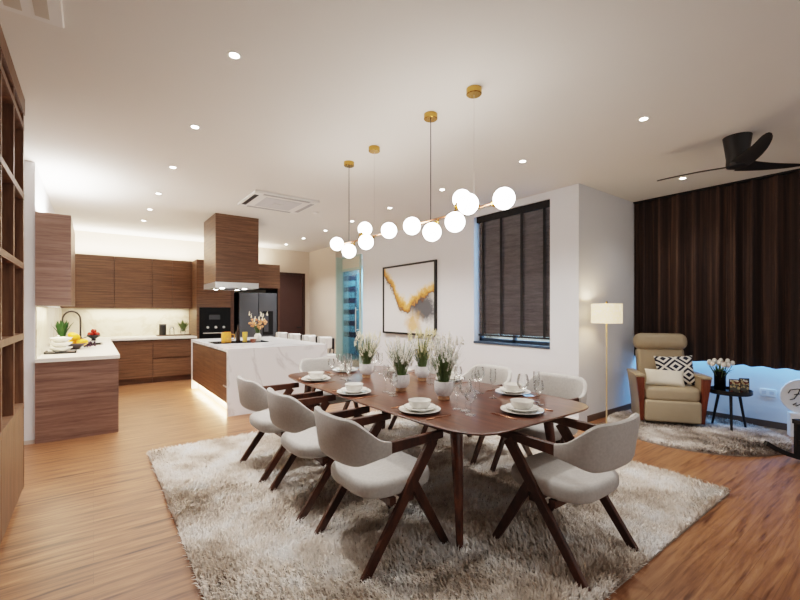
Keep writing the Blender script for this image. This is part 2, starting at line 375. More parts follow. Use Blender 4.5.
# ------------------------------------------------------------------ bookcase on the left
bc = thing('bookcase', 'full-height walnut bookcase with open grid shelves over plain doors', 'bookcase', (0, 0, 0))
X0, X1 = XL + 0.005, -0.42
ys = [4.14 - 0.46 * i for i in range(12)]
sh = [0.70, 1.22, 1.74, 2.26, 2.72]
MB().box(X0, X0 + 0.02, ys[-1], ys[0], 0.08, H - 0.002).build('back_panel', M['shelf_back'], bc)
for i, y in enumerate(ys):
    MB().box(X0 + 0.02, X1, y - 0.02, y + 0.02, 0.7 if 0 < i < 11 else 0.08, H - 0.1).build('upright', M['shelf_wood'], bc)
for z in sh[:-1] + [2.78]:
    MB().box(X0 + 0.02, X1 + 0.004, ys[-1], ys[0], z - 0.022, z + 0.022).build('shelf', M['shelf_wood'], bc)
MB().box(X0 + 0.02, X1 + 0.006, ys[-1], ys[0] + 0.02, H - 0.12, H - 0.002).build('top_rail', M['shelf_wood'], bc)
for i in range(11):
    MB().box(X1 - 0.02, X1, ys[i + 1] + 0.003, ys[i] - 0.003 + (0.02 if i == 0 else 0), 0.09, 0.675).build('door', M['shelf_wood'], bc)
MB().box(X0 + 0.02, X1 - 0.04, ys[-1], ys[0], 0, 0.09).build('plinth', M['black'], bc)

# ------------------------------------------------------------------ kitchen
ZC = 0.9
# worktop: one continuous L, and its tiled upstand belongs to the wall
wt = thing('worktop', 'white quartz worktop along both kitchen walls', 'worktop')
MB().box(XK + 0.001, 0.245, 5.77, 7.74, 0.86, ZC).box(XK + 0.001, -0.42, 7.74, 8.26, 0.86, ZC).box(0.10, 0.245, 7.74, 8.26, 0.86, ZC).box(XK + 0.001, 0.245, 8.26, YB - 0.001, 0.86, ZC).build('side_run', M['counter'], wt)
MB().box(0.245, 1.712, 9.29, YB - 0.001, 0.86, ZC).build('back_run', M['counter'], wt)
sk = thing('kitchen_sink', 'undermounted dark steel sink sunk in the side worktop', 'sink', (0, 0, 0))
MB().box(-0.42, 0.10, 7.74, 8.26, 0.70, 0.71).box(-0.42, -0.41, 7.74, 8.26, 0.71, ZC - 0.004).box(0.09, 0.10, 7.74, 8.26, 0.71, ZC - 0.004).box(-0.41, 0.09, 7.74, 7.75, 0.71, ZC - 0.004).box(-0.41, 0.09, 8.25, 8.26, 0.71, ZC - 0.004).box(-0.435, 0.115, 7.725, 7.745, ZC + 0.0005, ZC + 0.003).box(-0.435, 0.115, 8.255, 8.275, ZC + 0.0005, ZC + 0.003).box(-0.435, -0.415, 7.745, 8.255, ZC + 0.0005, ZC + 0.003).box(0.095, 0.115, 7.745, 8.255, ZC + 0.0005, ZC + 0.003).build('basin', plain('sink_steel', rgb(70, 66, 62), 0.35, 0.8, noise=0.05), sk)
MB().lathe([(0, 0.712), (0.035, 0.712), (0.035, 0.716), (0, 0.716)], 16, (-0.16, 8.0, 0)).build('drain', M['steel'], sk)
fc = thing('kitchen_faucet', 'tall gooseneck kitchen faucet standing behind the sink', 'faucet', (-0.17, 8.34, ZC))
pts = [(0, 0, 0.02), (0, 0, 0.38)] + [(-0.11 + 0.11 * cos(t), -0.03 * (1 - cos(t)), 0.38 + 0.13 * sin(t)) for t in [pi * i / 10 for i in range(1, 11)]] + [(-0.22, -0.06, 0.30)]
MB().tube(pts, 0.013, 10).build('spout', plain('gunmetal', rgb(84, 80, 76), 0.3, 0.9, noise=0.03), fc)
MB().lathe([(0, 0), (0.03, 0), (0.03, 0.015), (0.018, 0.03), (0.018, 0.1), (0, 0.1)], 16).build('base', bpy.data.materials['gunmetal'], fc)
MB().cyl((0.015, 0, 0.07), (0.09, 0.0, 0.1), 0.007).build('lever', bpy.data.materials['gunmetal'], fc)
# splashback slabs
struct('wall_splashback', MB().box(XK, XK + 0.012, 5.84, YB - 0.012, ZC + 0.001, 1.47).box(XK + 0.012, 1.712, YB - 0.012, YB, ZC + 0.001, 1.47), M['backsplash'])

def base_unit(name, label, x0, x1, y0, y1, face, fronts, mat):
    """face 'x' = doors look +x, 'y' = doors look -y"""
    t = thing(name, label, 'cabinet')
    if face == 'x':
        MB().box(x0, x1 - 0.02, y0, y1, 0.1, 0.858).build('carcass', mat, t)
        MB().box(x0, x1 - 0.08, y0 + 0.01, y1, 0, 0.1).build('plinth', M['kwood_dark'], t)
        for (a, b, c, d) in fronts: MB().box(x1 - 0.019, x1, a, b, c, d).build('door' if d - c > 0.5 else 'drawer', mat, t)
    else:
        MB().box(x0, x1, y0 + 0.02, y1, 0.1, 0.858).build('carcass', M['kwood_dark'], t)
        MB().box(x0, x1, y0 + 0.06, y1, 0, 0.1).build('plinth', M['kwood_dark'], t)
        for (a, b, c, d) in fronts: MB().box(a, b, y0, y0 + 0.019, c, d).build('door' if d - c > 0.5 else 'drawer', mat, t)
    return t
G = 'kitchen base cabinets'
pen = base_unit('base_cabinet', 'walnut base cabinet with wide end panel, beside the white wall stub', XK + 0.002, 0.225, 5.80, 7.0, 'x', [(5.83, 6.4, 0.1, 0.84), (6.405, 6.995, 0.1, 0.84)], M['kwood'])
MB().box(XK + 0.002, 0.232, 5.78, 5.80, 0, 0.858).build('end_panel', M['kwood_lit'], pen)
base_unit('base_cabinet', 'walnut sink cabinet under the side worktop', XK + 0.002, 0.225, 7.002, 7.73, 'x', [(7.005, 7.365, 0.1, 0.84), (7.37, 7.728, 0.1, 0.84)], M['kwood'])
base_unit('base_cabinet', 'walnut cabinet at the inner end of the side worktop', XK + 0.002, 0.225, 8.27, 9.28, 'x', [(8.28, 8.775, 0.1, 0.84), (8.78, 9.275, 0.1, 0.84)], M['kwood'])
base_unit('base_cabinet', 'walnut corner cabinet with one plain door on the back wall', 0.24, 0.93, 9.33, YB - 0.013, 'y', [(0.243, 0.927, 0.12, 0.83)], M['kwood'])
base_unit('base_cabinet', 'walnut drawer cabinet with a dark finger groove, beside the oven tower', 0.932, 1.70, 9.33, YB - 0.013, 'y', [(0.935, 1.698, 0.12, 0.47), (0.935, 1.698, 0.50, 0.83)], M['kwood'])

def wall_unit(label, x0, x1, y0, y1, z0, z1, doors, mat=None):
    t = thing('wall_cabinet', label, 'cabinet')
    mat = mat or M['kwood']
    MB().box(x0, x1, y0 + 0.02, y1, z0, z1).build('carcass', mat, t)
    n = len(doors) - 1
    for i in range(n): MB().box(doors[i] + 0.002, doors[i + 1] - 0.002, y0, y0 + 0.019, z0, z1).build('door', mat, t)
    return t
# cabinet by the window wall: its end panel looks at the room
lu = thing('wall_cabinet', 'walnut wall cabinet, light painted on its end panel, over the fruit end of the side worktop', 'cabinet')
MB().box(XK + 0.002, -0.22, 5.82, 7.05, 1.475, 2.46).build('carcass', M['kwood'], lu)
MB().box(XK + 0.002, -0.20, 5.80, 5.82, 1.47, 2.47).build('end_panel', M['kwood_bright_lit'], lu)
for i in range(2): MB().box(-0.219, -0.20, 5.822 + i * 0.614, 6.432 + i * 0.614, 1.475, 2.46).build('door', M['kwood'], lu)
ux = [XK + 0.002, 0.33, 0.97, 1.712]
for i, lb in enumerate(['walnut wall cabinet in the kitchen corner over the back worktop', 'middle walnut wall cabinet over the back worktop', 'walnut wall cabinet over the back worktop beside the oven tower']):
    wall_unit(lb, ux[i], ux[i + 1] - 0.003, 9.82, YB - 0.002, 1.48, 2.5, [ux[i], (ux[i] + ux[i + 1]) / 2, ux[i + 1] - 0.003] if i == 2 else [ux[i], ux[i + 1] - 0.003])
# oven tower
TY = 9.34
ot = thing('oven_tower', 'tall walnut tower housing the black oven', 'cabinet')
MB().box(1.715, 1.765, TY, YB - 0.002, 0.1, 2.5).build('side_panel', M['kwood'], ot)
MB().box(2.39, 2.46, TY, YB - 0.002, 0.1, 2.5).build('side_panel', M['kwood_dark'], ot)
MB().box(1.765, 2.39, TY, YB - 0.002, 1.50, 2.5).build('upper_door', M['kwood'], ot)
MB().box(1.765, 2.39, TY + 0.02, YB - 0.002, 0.1, 0.46).build('carcass', M['kwood'], ot)
MB().box(1.767, 2.388, TY, TY + 0.019, 0.12, 0.455).build('drawer', M['kwood'], ot)
MB().box(1.715, 2.46, TY + 0.06, YB - 0.002, 0, 0.1).build('plinth', M['kwood_dark'], ot)
ov = thing('built_in_oven', 'black glass built-in oven with three round knobs and a steel handle', 'oven')
MB().box(1.768, 2.387, TY - 0.01, YB - 0.1, 0.462, 1.495).build('body', M['black_glass'], ov)
MB().box(1.795, 2.36, TY - 0.02, TY - 0.0101, 1.15, 1.47).build('upper_door', M['black_glass'], ov)
MB().box(1.795, 2.36, TY - 0.02, TY - 0.0101, 0.48, 1.0).build('lower_door', M['black_glass'], ov)
for k in range(3):
    MB().cyl((1.925 + 0.16 * k, TY - 0.0101, 1.075), (1.925 + 0.16 * k, TY - 0.045, 1.075), 0.026, 0.022, 16).build('knob', M['steel'], ov)
MB().cyl((1.83, TY - 0.05, 0.955), (2.33, TY - 0.05, 0.955), 0.011).cyl((1.87, TY - 0.05, 0.955), (1.87, TY - 0.019, 0.955), 0.007).cyl((2.29, TY - 0.05, 0.955), (2.29, TY - 0.019, 0.955), 0.007).build('handle', M['steel'], ov)
MB().box(1.95, 2.17, TY - 0.023, TY - 0.0201, 1.24, 1.34).build('display', plain('oven_display', rgb(52, 54, 58), 0.2, noise=0.05), ov)
# fridge
fr = thing('refrigerator', 'dark steel two-door refrigerator with a recessed dispenser', 'refrigerator')
FX0, FX1, FXM = 2.56, 3.4, 2.98
MB().box(FX0, FX1, TY + 0.03, YB - 0.05, 0.03, 1.84).build('body', M['fridge_dark'], fr)
MB().bevbox(FX0, FXM - 0.004, TY - 0.05, TY + 0.028, 0.05, 1.83, 0.008, 2).build('door', M['fridge'], fr)
rd = MB().bevbox(FXM + 0.004, FX1, TY - 0.05, TY + 0.028, 0.05, 1.83, 0.008, 2).build('door', M['fridge'], fr)
MB().box(FXM + 0.09, FXM + 0.33, TY - 0.056, TY - 0.0505, 0.88, 1.42).build('dispenser', M['fridge_dark'], rd)
MB().box(FXM + 0.12, FXM + 0.22, TY - 0.062, TY - 0.0565, 0.95, 1.36).build('dispenser_panel', M['fridge'], rd)
MB().box(FX0 + 0.02, FX1 - 0.02, TY + 0.0, TY + 0.03, 0.0, 0.05).build('foot_grille', M['black'], fr)
wall_unit('walnut cabinet above the dark refrigerator', 2.465, 3.5, TY + 0.02, YB - 0.002, 1.95, 2.5, [2.465, 2.98, 3.5])
fp = thing('end_panel', 'slim walnut end panel closing the refrigerator bay', 'panel')
MB().box(3.45, 3.5, TY + 0.02, YB - 0.002, 0, 1.948).build('board', M['kwood_dark'], fp)
MB().box(3.44, 3.45, TY + 0.04, YB - 0.01, 0.0, 1.9).build('edge_strip', M['black'], fp)

# island
isl = thing('kitchen_island', 'white marble waterfall island with walnut drawers and a glowing plinth', 'island')
IX0, IX1, IY0, IY1 = 1.43, 2.90, 5.74, 8.28
MB().box(IX0, IX1, IY0, IY1, 0.86, ZC).build('countertop', M['marble'], isl)
MB().box(IX0, IX1, IY0, IY0 + 0.05, 0, 0.86).build('waterfall_panel', M['marble'], isl)
MB().box(IX0, IX1, IY1 - 0.05, IY1, 0, 0.86).build('waterfall_panel', M['marble'], isl)
MB().box(IX0 + 0.04, 2.55, IY0 + 0.05, IY1 - 0.05, 0.17, 0.86).build('carcass', M['kwood_dark'], isl)
ym = (IY0 + IY1) / 2
for (a, b) in ((IY0 + 0.052, IY0 + 0.78), (IY0 + 0.784, IY0 + 1.52), (IY0 + 1.524, IY1 - 0.052)):
    dr = MB().box(IX0 + 0.012, IX0 + 0.04, a, b, 0.16, 0.845).build('drawer', M['kwood'], isl)
    if a == IY0 + 0.052: MB().box(IX0 + 0.0, IX0 + 0.0119, a + 0.03, a + 0.20, 0.375, 0.392).build('handle', M['steel'], dr)
MB().box(IX0 + 0.10, 2.5, IY0 + 0.05, IY1 - 0.05, 0, 0.17).build('plinth', M['white_mat'], isl)
MB().box(IX0 + 0.08, IX0 + 0.098, IY0 + 0.06, IY1 - 0.06, 0.13, 0.158).build('led_strip', M['led'], isl)
# hood
hd = thing('cooker_hood', 'boxed walnut cooker hood with steel base hanging over the island', 'hood')
MB().box(1.57, 2.26, 7.04, 7.92, 1.89, H - 0.001).build('chimney', M['kwood'], hd)
MB().box(1.57, 2.26, 7.04, 7.92, 1.80, 1.889).build('base', M['steel'], hd)
for (a, b) in ((1.72, 7.25), (2.08, 7.25), (1.72, 7.7), (2.08, 7.7)): MB().lathe([(0, 0), (0.035, 0), (0.035, 0.006), (0, 0.006)], 16, (a, b, 1.7935)).build('hood_light', M['lamp_glow'], hd)
MB().box(1.66, 2.14, 7.36, 7.6, 1.792, 1.7995).build('filter', M['fridge'], hd)

# bar stools
def bar_stool():
    t = thing('bar_stool', '', 'stool', group='white bar stools along the island')
    lp = []
    R = 0.21
    # curved back: white pad inside, black shell outside; stool faces -x in its own frame, back at +x
    def arc(r0, r1, z0, z1, a0, a1, n=14):
        m = MB(); loops = []
        for i in range(n + 1):
            a = a0 + (a1 - a0) * i / n
            c, s_ = cos(a), sin(a)
            e = 0.25 * (r1 - r0)
            q = [(r0 + e, z0), (r1 - e, z0), (r1, z0 + e), (r1, z1 - e), (r1 - e, z1), (r0 + e, z1), (r0, z1 - e), (r0, z0 + e)]
            loops.append([(r * c, r * s_, z) for r, z in q])
        return m.stack(loops)
    arc(0.085, 0.15, 0.78, 0.97, -1.9, 1.9).build('back_pad', M['white_mat'], t)
    arc(0.151, 0.19, 0.76, 0.95, -0.75, 0.75).build('back_shell', M['black'], t)
    m = MB().stack(pillow_loops(0.2, 0.2, 0.60, 0.68, 2.6, 0.025, 28)); m.build('seat', M['white_mat'], t)
    for s_ in (-1, 1):
        MB().beam((0.15, 0.07 * s_, 0.62), (0.165, 0.07 * s_, 0.76), 0.02, 0.02).build('back_post', M['black'], t)
        for q in (-1, 1): MB().cyl((0.13 * q, 0.13 * s_, 0.60), (0.19 * q, 0.19 * s_, 0.0), 0.013, 0.011, 8).build('leg', M['black'], t)
    MB().tube([(0.172 * a, 0.172 * b, 0.18) for a, b in ((1, 1), (1, -1), (-1, -1), (-1, 1), (1, 1))], 0.008, 6).build('footrest', M['black'], t)
    return t
bs = bar_stool()
for i, y in enumerate((6.4, 7.05, 7.74, 8.42)):
    lb = ['white bar stool with black back shell, first from the dining table', 'white bar stool, second from the dining table', 'white bar stool, third from the dining table', 'white bar stool, last of the row, nearest the refrigerator'][i]
    if i == 0: bs.location = (3.16, y, 0); bs['label'] = lb
    else: dup(bs, (3.16, y, 0), 0, lb)

# ------------------------------------------------------------------ small kitchen things
def leafy(name, base, n, h, spread, mat, blade=0.012, seed=1, curve=0.5, segs=4, parent=None):
    rnd = random.Random(seed); m = MB()
    for i in range(n):
        a = rnd.uniform(0, 2 * pi); L = h * rnd.uniform(0.65, 1.05); sp = spread * rnd.uniform(0.1, 1.0)
        wd = blade * rnd.uniform(0.7, 1.3); dx, dy = cos(a), sin(a); vs = []; fs = []
        r0 = rnd.uniform(0, 0.03)
        for k in range(segs + 1):
            t = k / segs; r = r0 + sp * (t ** (1 + curve)); z = L * (t - 0.12 * t * t * sp / max(h, 1e-3) * 3)
            ww = wd * (1 - t) ** 0.6 * (0.5 + t * 0.9) + 0.0006
            vs += [(base[0] + dx * r - dy * ww, base[1] + dy * r + dx * ww, base[2] + z), (base[0] + dx * r + dy * ww, base[1] + dy * r - dx * ww, base[2] + z)]
        for k in range(segs): fs.append((2 * k, 2 * k + 1, 2 * k + 3, 2 * k + 2))
        m.add(vs, fs, True)
    return m
def stems(n, z0, z1, r, seed, base):
    rnd = random.Random(seed); m = MB()
    for i in range(n):
        a = rnd.uniform(0, 2 * pi); rr = r * sqrt(rnd.uniform(0.02, 1)); z = rnd.uniform(z0, z1)
        rr *= 0.35 + 0.65 * (z - base[2]) / max(1e-3, z1 - base[2])
        for k in range(15): rnd.random()
        m.tube([(0.03 * cos(a), 0.03 * sin(a), base[2]), (rr * 0.6 * cos(a), rr * 0.6 * sin(a), base[2] + (z - base[2]) * 0.6), (rr * cos(a), rr * sin(a), z)], 0.0012, 4)
    return m
def flowers(n, z0, z1, r, size, seed=1, spike=True, base=(0, 0, 0)):
    rnd = random.Random(seed); m = MB()
    for i in range(n):
        a = rnd.uniform(0, 2 * pi); rr = r * sqrt(rnd.uniform(0.02, 1)); z = rnd.uniform(z0, z1)
        rr *= 0.35 + 0.65 * (z - base[2]) / max(1e-3, z1 - base[2])
        c = (base[0] + rr * cos(a), base[1] + rr * sin(a), z)
        if spike:
            for k in range(5): m.ball((c[0] + rnd.uniform(-.006, .006), c[1] + rnd.uniform(-.006, .006), c[2] - 0.02 + k * 0.013), size * rnd.uniform(0.7, 1.1) * (1.1 - 0.13 * k), 6)
        else: m.ball(c, size * rnd.uniform(0.75, 1.2), 8, (1, 1, 0.75))
    return m
cp = thing('potted_plant', 'broad-leaved green plant in a white pot on the side worktop', 'plant', (-0.345, 7.22, ZC))
MB().lathe([(0, 0), (0.06, 0), (0.085, 0.17), (0.075, 0.17), (0.07, 0.15), (0, 0.15)], 20).build('pot', M['white_cer'], cp)
leafy('f', (0, 0, 0.14), 44, 0.27, 0.115, M['green2'], 0.026, 3).build('foliage', M['green2'], cp)
tag(MB().box(-0.15, 0.15, -0.16, 0.16, 0, 0.012).box(-0.15, -0.135, -0.16, 0.16, 0.012, 0.025).box(0.135, 0.15, -0.16, 0.16, 0.012, 0.025).build('serving_tray', M['blackwood'], None, (-0.32, 6.5, ZC)), 'dark tray under the white dishes on the side worktop', 'tray')
dh = MB().lathe([(0, 0), (0.05, 0), (0.11, 0.05), (0.115, 0.06), (0.105, 0.06), (0.05, 0.012), (0, 0.012)], 28)
k0 = tag(dh.build('serving_bowl', M['white_cer'], None, (-0.32, 6.44, ZC + 0.0125)), 'lowest white serving bowl on the dark tray', 'bowl', 'stacked white serving bowls')
for i, lb in enumerate(['second white serving bowl of the stack on the tray', 'topmost white serving bowl of the stack on the tray']):
    c = k0.copy(); COL.objects.link(c); c.location = (-0.32, 6.44, ZC + 0.0125 + 0.058 * (i + 1)); c['label'] = lb
tb = thing('white_kettle', 'white lidded jar standing behind the bowl stack on the side worktop', 'jar', (-0.36, 6.78, ZC))
MB().lathe([(0, 0), (0.075, 0), (0.085, 0.05), (0.075, 0.13), (0.055, 0.16), (0, 0.16)], 24).build('body', M['white_cer'], tb)
MB().lathe([(0, 0.161), (0.05, 0.161), (0.04, 0.175), (0.012, 0.18), (0.014, 0.2), (0, 0.205)], 20).build('lid', M['white_cer'], tb)
fbw = tag(MB().lathe([(0, 0), (0.05, 0), (0.06, 0.02), (0.14, 0.075), (0.145, 0.085), (0.135, 0.08), (0.05, 0.024), (0, 0.024)], 28).build('fruit_bowl', plain('dark_bowl', rgb(44, 32, 40), 0.35, noise=0.1), None, (-0.20, 7.0, ZC)), 'dark wide fruit bowl heaped with yellow fruit', 'bowl')
yel = plain('mango_yellow', rgb(236, 168, 40), 0.45, noise=0.14, nscale=25)
mg = MB().ball((0, 0, 0), 0.056, 16, (1.3, 0.9, 0.85))
k0 = tag(mg.build('mango', yel, None, (-0.26, 6.97, ZC + 0.09), (0.1, 0.2, 0.4)), 'yellow mango lying at the wall side of the dark bowl', 'fruit', 'yellow mangoes in the dark bowl')
for (p, r, lb) in (((-0.125, 6.97, ZC + 0.09), (0, -0.3, -0.3), 'yellow mango lying at the open side of the dark bowl'), ((-0.20, 7.08, ZC + 0.095), (0, 0.1, 1.5), 'yellow mango lying at the back of the dark bowl'), ((-0.21, 6.96, ZC + 0.178), (0.1, 0.5, 0.1), 'yellow mango resting on top of the others in the dark bowl')):
    c = k0.copy(); COL.objects.link(c); c.location = p; c.rotation_euler = r; c['label'] = lb
gr = MB(); rnd = random.Random(5)
for i in range(40): gr.ball((rnd.gauss(0, 0.032), rnd.gauss(0, 0.03), 0.015 + abs(rnd.gauss(0, 0.035))), 0.014, 8)
tag(gr.build('grape_bunch', plain('grape_purple', rgb(52, 26, 46), 0.35, noise=0.2), None, (-0.06, 7.26, ZC + 0.0)), 'bunch of dark purple grapes behind the fruit bowl', 'fruit')
rb = tag(MB().lathe([(0, 0), (0.04, 0), (0.03, 0.03), (0.09, 0.07), (0.10, 0.10), (0.09, 0.095), (0.03, 0.06), (0, 0.06)], 24).build('footed_bowl', M['blackwood'], None, (0.0, 8.95, ZC)), 'small dark footed bowl of red apples beyond the sink', 'bowl')
ap = MB().lathe([(0, -0.03), (0.02, -0.036), (0.042, -0.01), (0.044, 0.012), (0.025, 0.036), (0.008, 0.032), (0, 0.026)], 16)
apm = plain('apple_red', rgb(190, 52, 30), 0.35, noise=0.25, nscale=18)
k0 = tag(ap.build('apple', apm, None, (-0.047, 8.92, ZC + 0.112)), 'red apple at the wall side of the footed bowl', 'fruit', 'red apples in the footed bowl')
for p, lb in (((0.047, 8.92, ZC + 0.112), 'red apple at the open side of the footed bowl'), ((0.0, 9.0, ZC + 0.112), 'red apple at the back of the footed bowl'), ((0.0, 8.945, ZC + 0.165), 'red apple on top of the pile in the footed bowl')):
    c = k0.copy(); COL.objects.link(c); c.location = p; c['label'] = lb
# back worktop set by the tower
tag(MB().box(-0.33, 0.3, -0.12, 0.12, 0, 0.02).build('wooden_board', M['kwood_dark'], None, (1.38, 9.85, ZC)), 'dark board under the jars on the back worktop', 'board')
cn = thing('canister', 'black storage canister on the back worktop board', 'canister', (1.16, 9.85, ZC + 0.0205))
MB().lathe([(0, 0), (0.065, 0), (0.068, 0.01), (0.068, 0.2), (0, 0.2)], 20).build('body', M['black'], cn)
MB().lathe([(0, 0.201), (0.07, 0.201), (0.07, 0.225), (0, 0.23)], 20).build('lid', M['fridge'], cn)
jr = thing('glass_jar', 'clear glass jar between the canister and the small plant', 'jar', (1.33, 9.84, ZC + 0.0205))
MB().lathe([(0, 0), (0.045, 0), (0.05, 0.01), (0.05, 0.12), (0.038, 0.14)], 18).build('body', M['glass'], jr)
MB().lathe([(0, 0.141), (0.042, 0.141), (0.042, 0.165), (0, 0.167)], 18).build('lid', M['steel'], jr)
pp = thing('potted_plant', 'small bushy green plant in a clear vase on the back worktop', 'plant', (1.54, 9.85, ZC + 0.0205))
MB().lathe([(0, 0), (0.045, 0), (0.055, 0.05), (0.05, 0.12), (0.035, 0.14)], 18).build('vase', M['glass'], pp)
leafy('f', (0, 0, 0.06), 60, 0.26, 0.17, M['green'], 0.016, 8).build('foliage', M['green'], pp)

# island top things
tag(MB().bevbox(-0.42, 0.42, -0.24, 0.24, 0, 0.012, 0.005, 1).build('hob', M['black_glass'], None, (1.92, 7.0, ZC)), 'black glass hob set flat on the island top', 'hob')
ju = thing('juice_jug', 'squat jug of orange and yellow fruit juice on the black hob', 'jug', (1.70, 6.9, ZC + 0.0125))
jm = plain('orange_juice', rgb(226, 150, 58), 0.15, noise=0.4, nscale=26, coat=0.4)
MB().lathe([(0, 0), (0.07, 0), (0.078, 0.02), (0.076, 0.13), (0.07, 0.165), (0.066, 0.165), (0.066, 0.14), (0, 0.14)], 20).build('body', jm, ju)
MB().tube([(0.074, 0, 0.13), (0.125, 0.0, 0.12), (0.125, 0, 0.05), (0.077, 0, 0.035)], 0.009, 8).build('handle', jm, ju)
yg = tag(MB().lathe([(0, 0), (0.035, 0), (0.042, 0.16), (0.038, 0.16), (0.036, 0.14), (0, 0.14)], 18).build('juice_glass', plain('yellow_juice', rgb(224, 182, 84), 0.15, noise=0.15, nscale=20), None, (1.99, 6.9, ZC + 0.0125)), 'tall glass of yellow juice beside the flower vase', 'glass')
bt = thing('wine_bottle', 'dark slim bottle standing behind the juice jug', 'bottle', (1.93, 7.08, ZC + 0.0125))
MB().lathe([(0, 0), (0.034, 0), (0.036, 0.01), (0.036, 0.14), (0.014, 0.19), (0.013, 0.25), (0, 0.25)], 18).build('body', plain('brown_glass', rgb(52, 36, 28), 0.15, noise=0.1), bt)
MB().lathe([(0, 0.2505), (0.015, 0.2505), (0.015, 0.275), (0, 0.275)], 14).build('cap', M['black'], bt)
fv = thing('flower_vase', 'white vase of peach and cream flowers on the island', 'vase', (2.2, 6.9, ZC + 0.0125))
MB().lathe([(0, 0), (0.045, 0), (0.06, 0.04), (0.055, 0.1), (0.035, 0.125), (0.04, 0.135), (0.03, 0.125), (0, 0.1)], 22).build('vase', M['white_cer'], fv)
leafy('s', (0, 0, 0.1), 26, 0.3, 0.14, M['green'], 0.008, 11).build('stems', M['green'], fv)
flowers(26, 0.2, 0.36, 0.15, 0.027, 4, False, (0, 0, 0.1)).build('peach_flowers', M['petal_o'], fv)
flowers(14, 0.28, 0.48, 0.17, 0.014, 6, True, (0, 0, 0.1)).build('cream_sprays', M['petal'], fv)
sb = MB().lathe([(0, 0), (0.03, 0), (0.05, 0.045), (0.054, 0.06), (0.048, 0.058), (0.028, 0.012), (0, 0.012)], 20)
k0 = tag(sb.build('small_bowl', M['chair_arm'], None, (2.08, 6.76, ZC + 0.0)), 'small brown bowl at the front of the vase on the island', 'bowl')

# ------------------------------------------------------------------ dining rug
def pile(name, inside, x0, x1, y0, y1, n, L, wd, cols, parent, z0=0.012, seed=3, dens=None):
    rng = np.random.default_rng(seed)
    px = rng.uniform(x0, x1, n); py = rng.uniform(y0, y1, n)
    k = inside(px, py); px, py = px[k], py[k]; n = len(px)
    # lie direction drifts over the rug
    fld = np.sin(px * 2.1 + np.sin(py * 3.3) * 1.3) + np.cos(py * 2.7 + px * 1.1)
    ang = fld * 1.6 + rng.normal(0, 0.9, n)
    ln = L * rng.uniform(0.6, 1.15, n); tilt = rng.uniform(0.25, 1.15, n)
    dx, dy = np.cos(ang), np.sin(ang)
    sx, sy = -dy, dx
    w_ = wd * rng.uniform(0.6, 1.3, n)
    hx = np.sin(tilt) * ln; hz = np.cos(tilt) * ln
    v = np.zeros((n, 5, 3), dtype=np.float32)
    v[:, 0] = np.stack([px - sx * w_, py - sy * w_, np.full(n, z0)], 1)
    v[:, 1] = np.stack([px + sx * w_, py + sy * w_, np.full(n, z0)], 1)
    mx, mz = hx * 0.35, hz * 0.72
    v[:, 2] = np.stack([px + dx * mx + sx * w_ * .9, py + dy * mx + sy * w_ * .9, z0 + mz], 1)
    v[:, 3] = np.stack([px + dx * mx - sx * w_ * .9, py + dy * mx - sy * w_ * .9, z0 + mz], 1)
    v[:, 4] = np.stack([px + dx * hx, py + dy * hx, z0 + hz], 1)
    me = bpy.data.meshes.new(name)
    me.vertices.add(n * 5); me.vertices.foreach_set('co', v.reshape(-1))
    base = (np.arange(n) * 5)[:, None]
    loops = np.concatenate([base + np.array([0, 1, 2, 3]), base + np.array([3, 2, 4])], 1).reshape(-1).astype(np.int32)
    me.loops.add(len(loops)); me.loops.foreach_set('vertex_index', loops)
    starts = np.stack([np.arange(n) * 7, np.arange(n) * 7 + 4], 1).reshape(-1).astype(np.int32)
    me.polygons.add(2 * n); me.polygons.foreach_set('loop_start', starts)
    me.update(calc_edges=True); me.validate()
    m, nt, b = new_mat(name + '_yarn')
    g = nt.nodes.new('ShaderNodeTexCoord')
    nz = nt.nodes.new('ShaderNodeTexNoise'); nz.inputs['Scale'].default_value = cols[3]; nz.inputs['Detail'].default_value = 5; nz.inputs['Roughness'].default_value = 0.6
    nt.links.new(g.outputs['Object'], nz.inputs['Vector'])
    r = nt.nodes.new('ShaderNodeValToRGB'); e = r.color_ramp.elements
    e[0].position = 0.36; e[0].color = cols[0]; e[1].position = 0.66; e[1].color = cols[2]
    q = e.new(0.5); q.color = cols[1]
    nt.links.new(nz.outputs['Fac'], r.inputs['Fac']); nt.links.new(r.outputs['Color'], b.inputs['Base Color'])
    b.inputs['Roughness'].default_value = 0.75; b.inputs['Sheen Weight'].default_value = 0.4
    me.materials.append(m)
    o = bpy.data.objects.new(name, me); COL.objects.link(o); o.parent = parent
    o['kind'] = 'stuff'
    return o
RX0, RX1, RY0, RY1 = 0.42, 3.93, 0.98, 4.68
rug = thing('shaggy_rug', 'large pale shaggy rug under the dining table', 'rug')
MB().box(RX0 + .01, RX1 - .01, RY0 + .01, RY1 - .01, 0.0, 0.012).build('backing', plain('rug_backing', rgb(150, 138, 126), 0.95, noise=0.1), rug)
pile('pile', lambda x, y: np.ones(len(x), bool), RX0 + .01, RX1 - .01, RY0 + .01, RY1 - .01, 190000, 0.05, 0.0042,
     (rgb(196, 178, 160), rgb(240, 229, 217), rgb(255, 253, 250), 3.2), rug)
rrug = thing('round_rug', 'round grey shaggy rug under the beige recliner', 'rug', (5.62, 1.80, 0))
RR = 0.88
MB().lathe([(0, 0), (RR - .01, 0), (RR - .01, 0.012), (0, 0.012)], 64, smooth=False).build('backing', bpy.data.materials['rug_backing'], rrug)
pile('pile', lambda x, y: x * x + y * y < (RR - .01) ** 2, -RR, RR, -RR, RR, 60000, 0.04, 0.0045,
     (rgb(120, 106, 95), rgb(180, 166, 154), rgb(238, 232, 226), 3.0), rrug, seed=9)

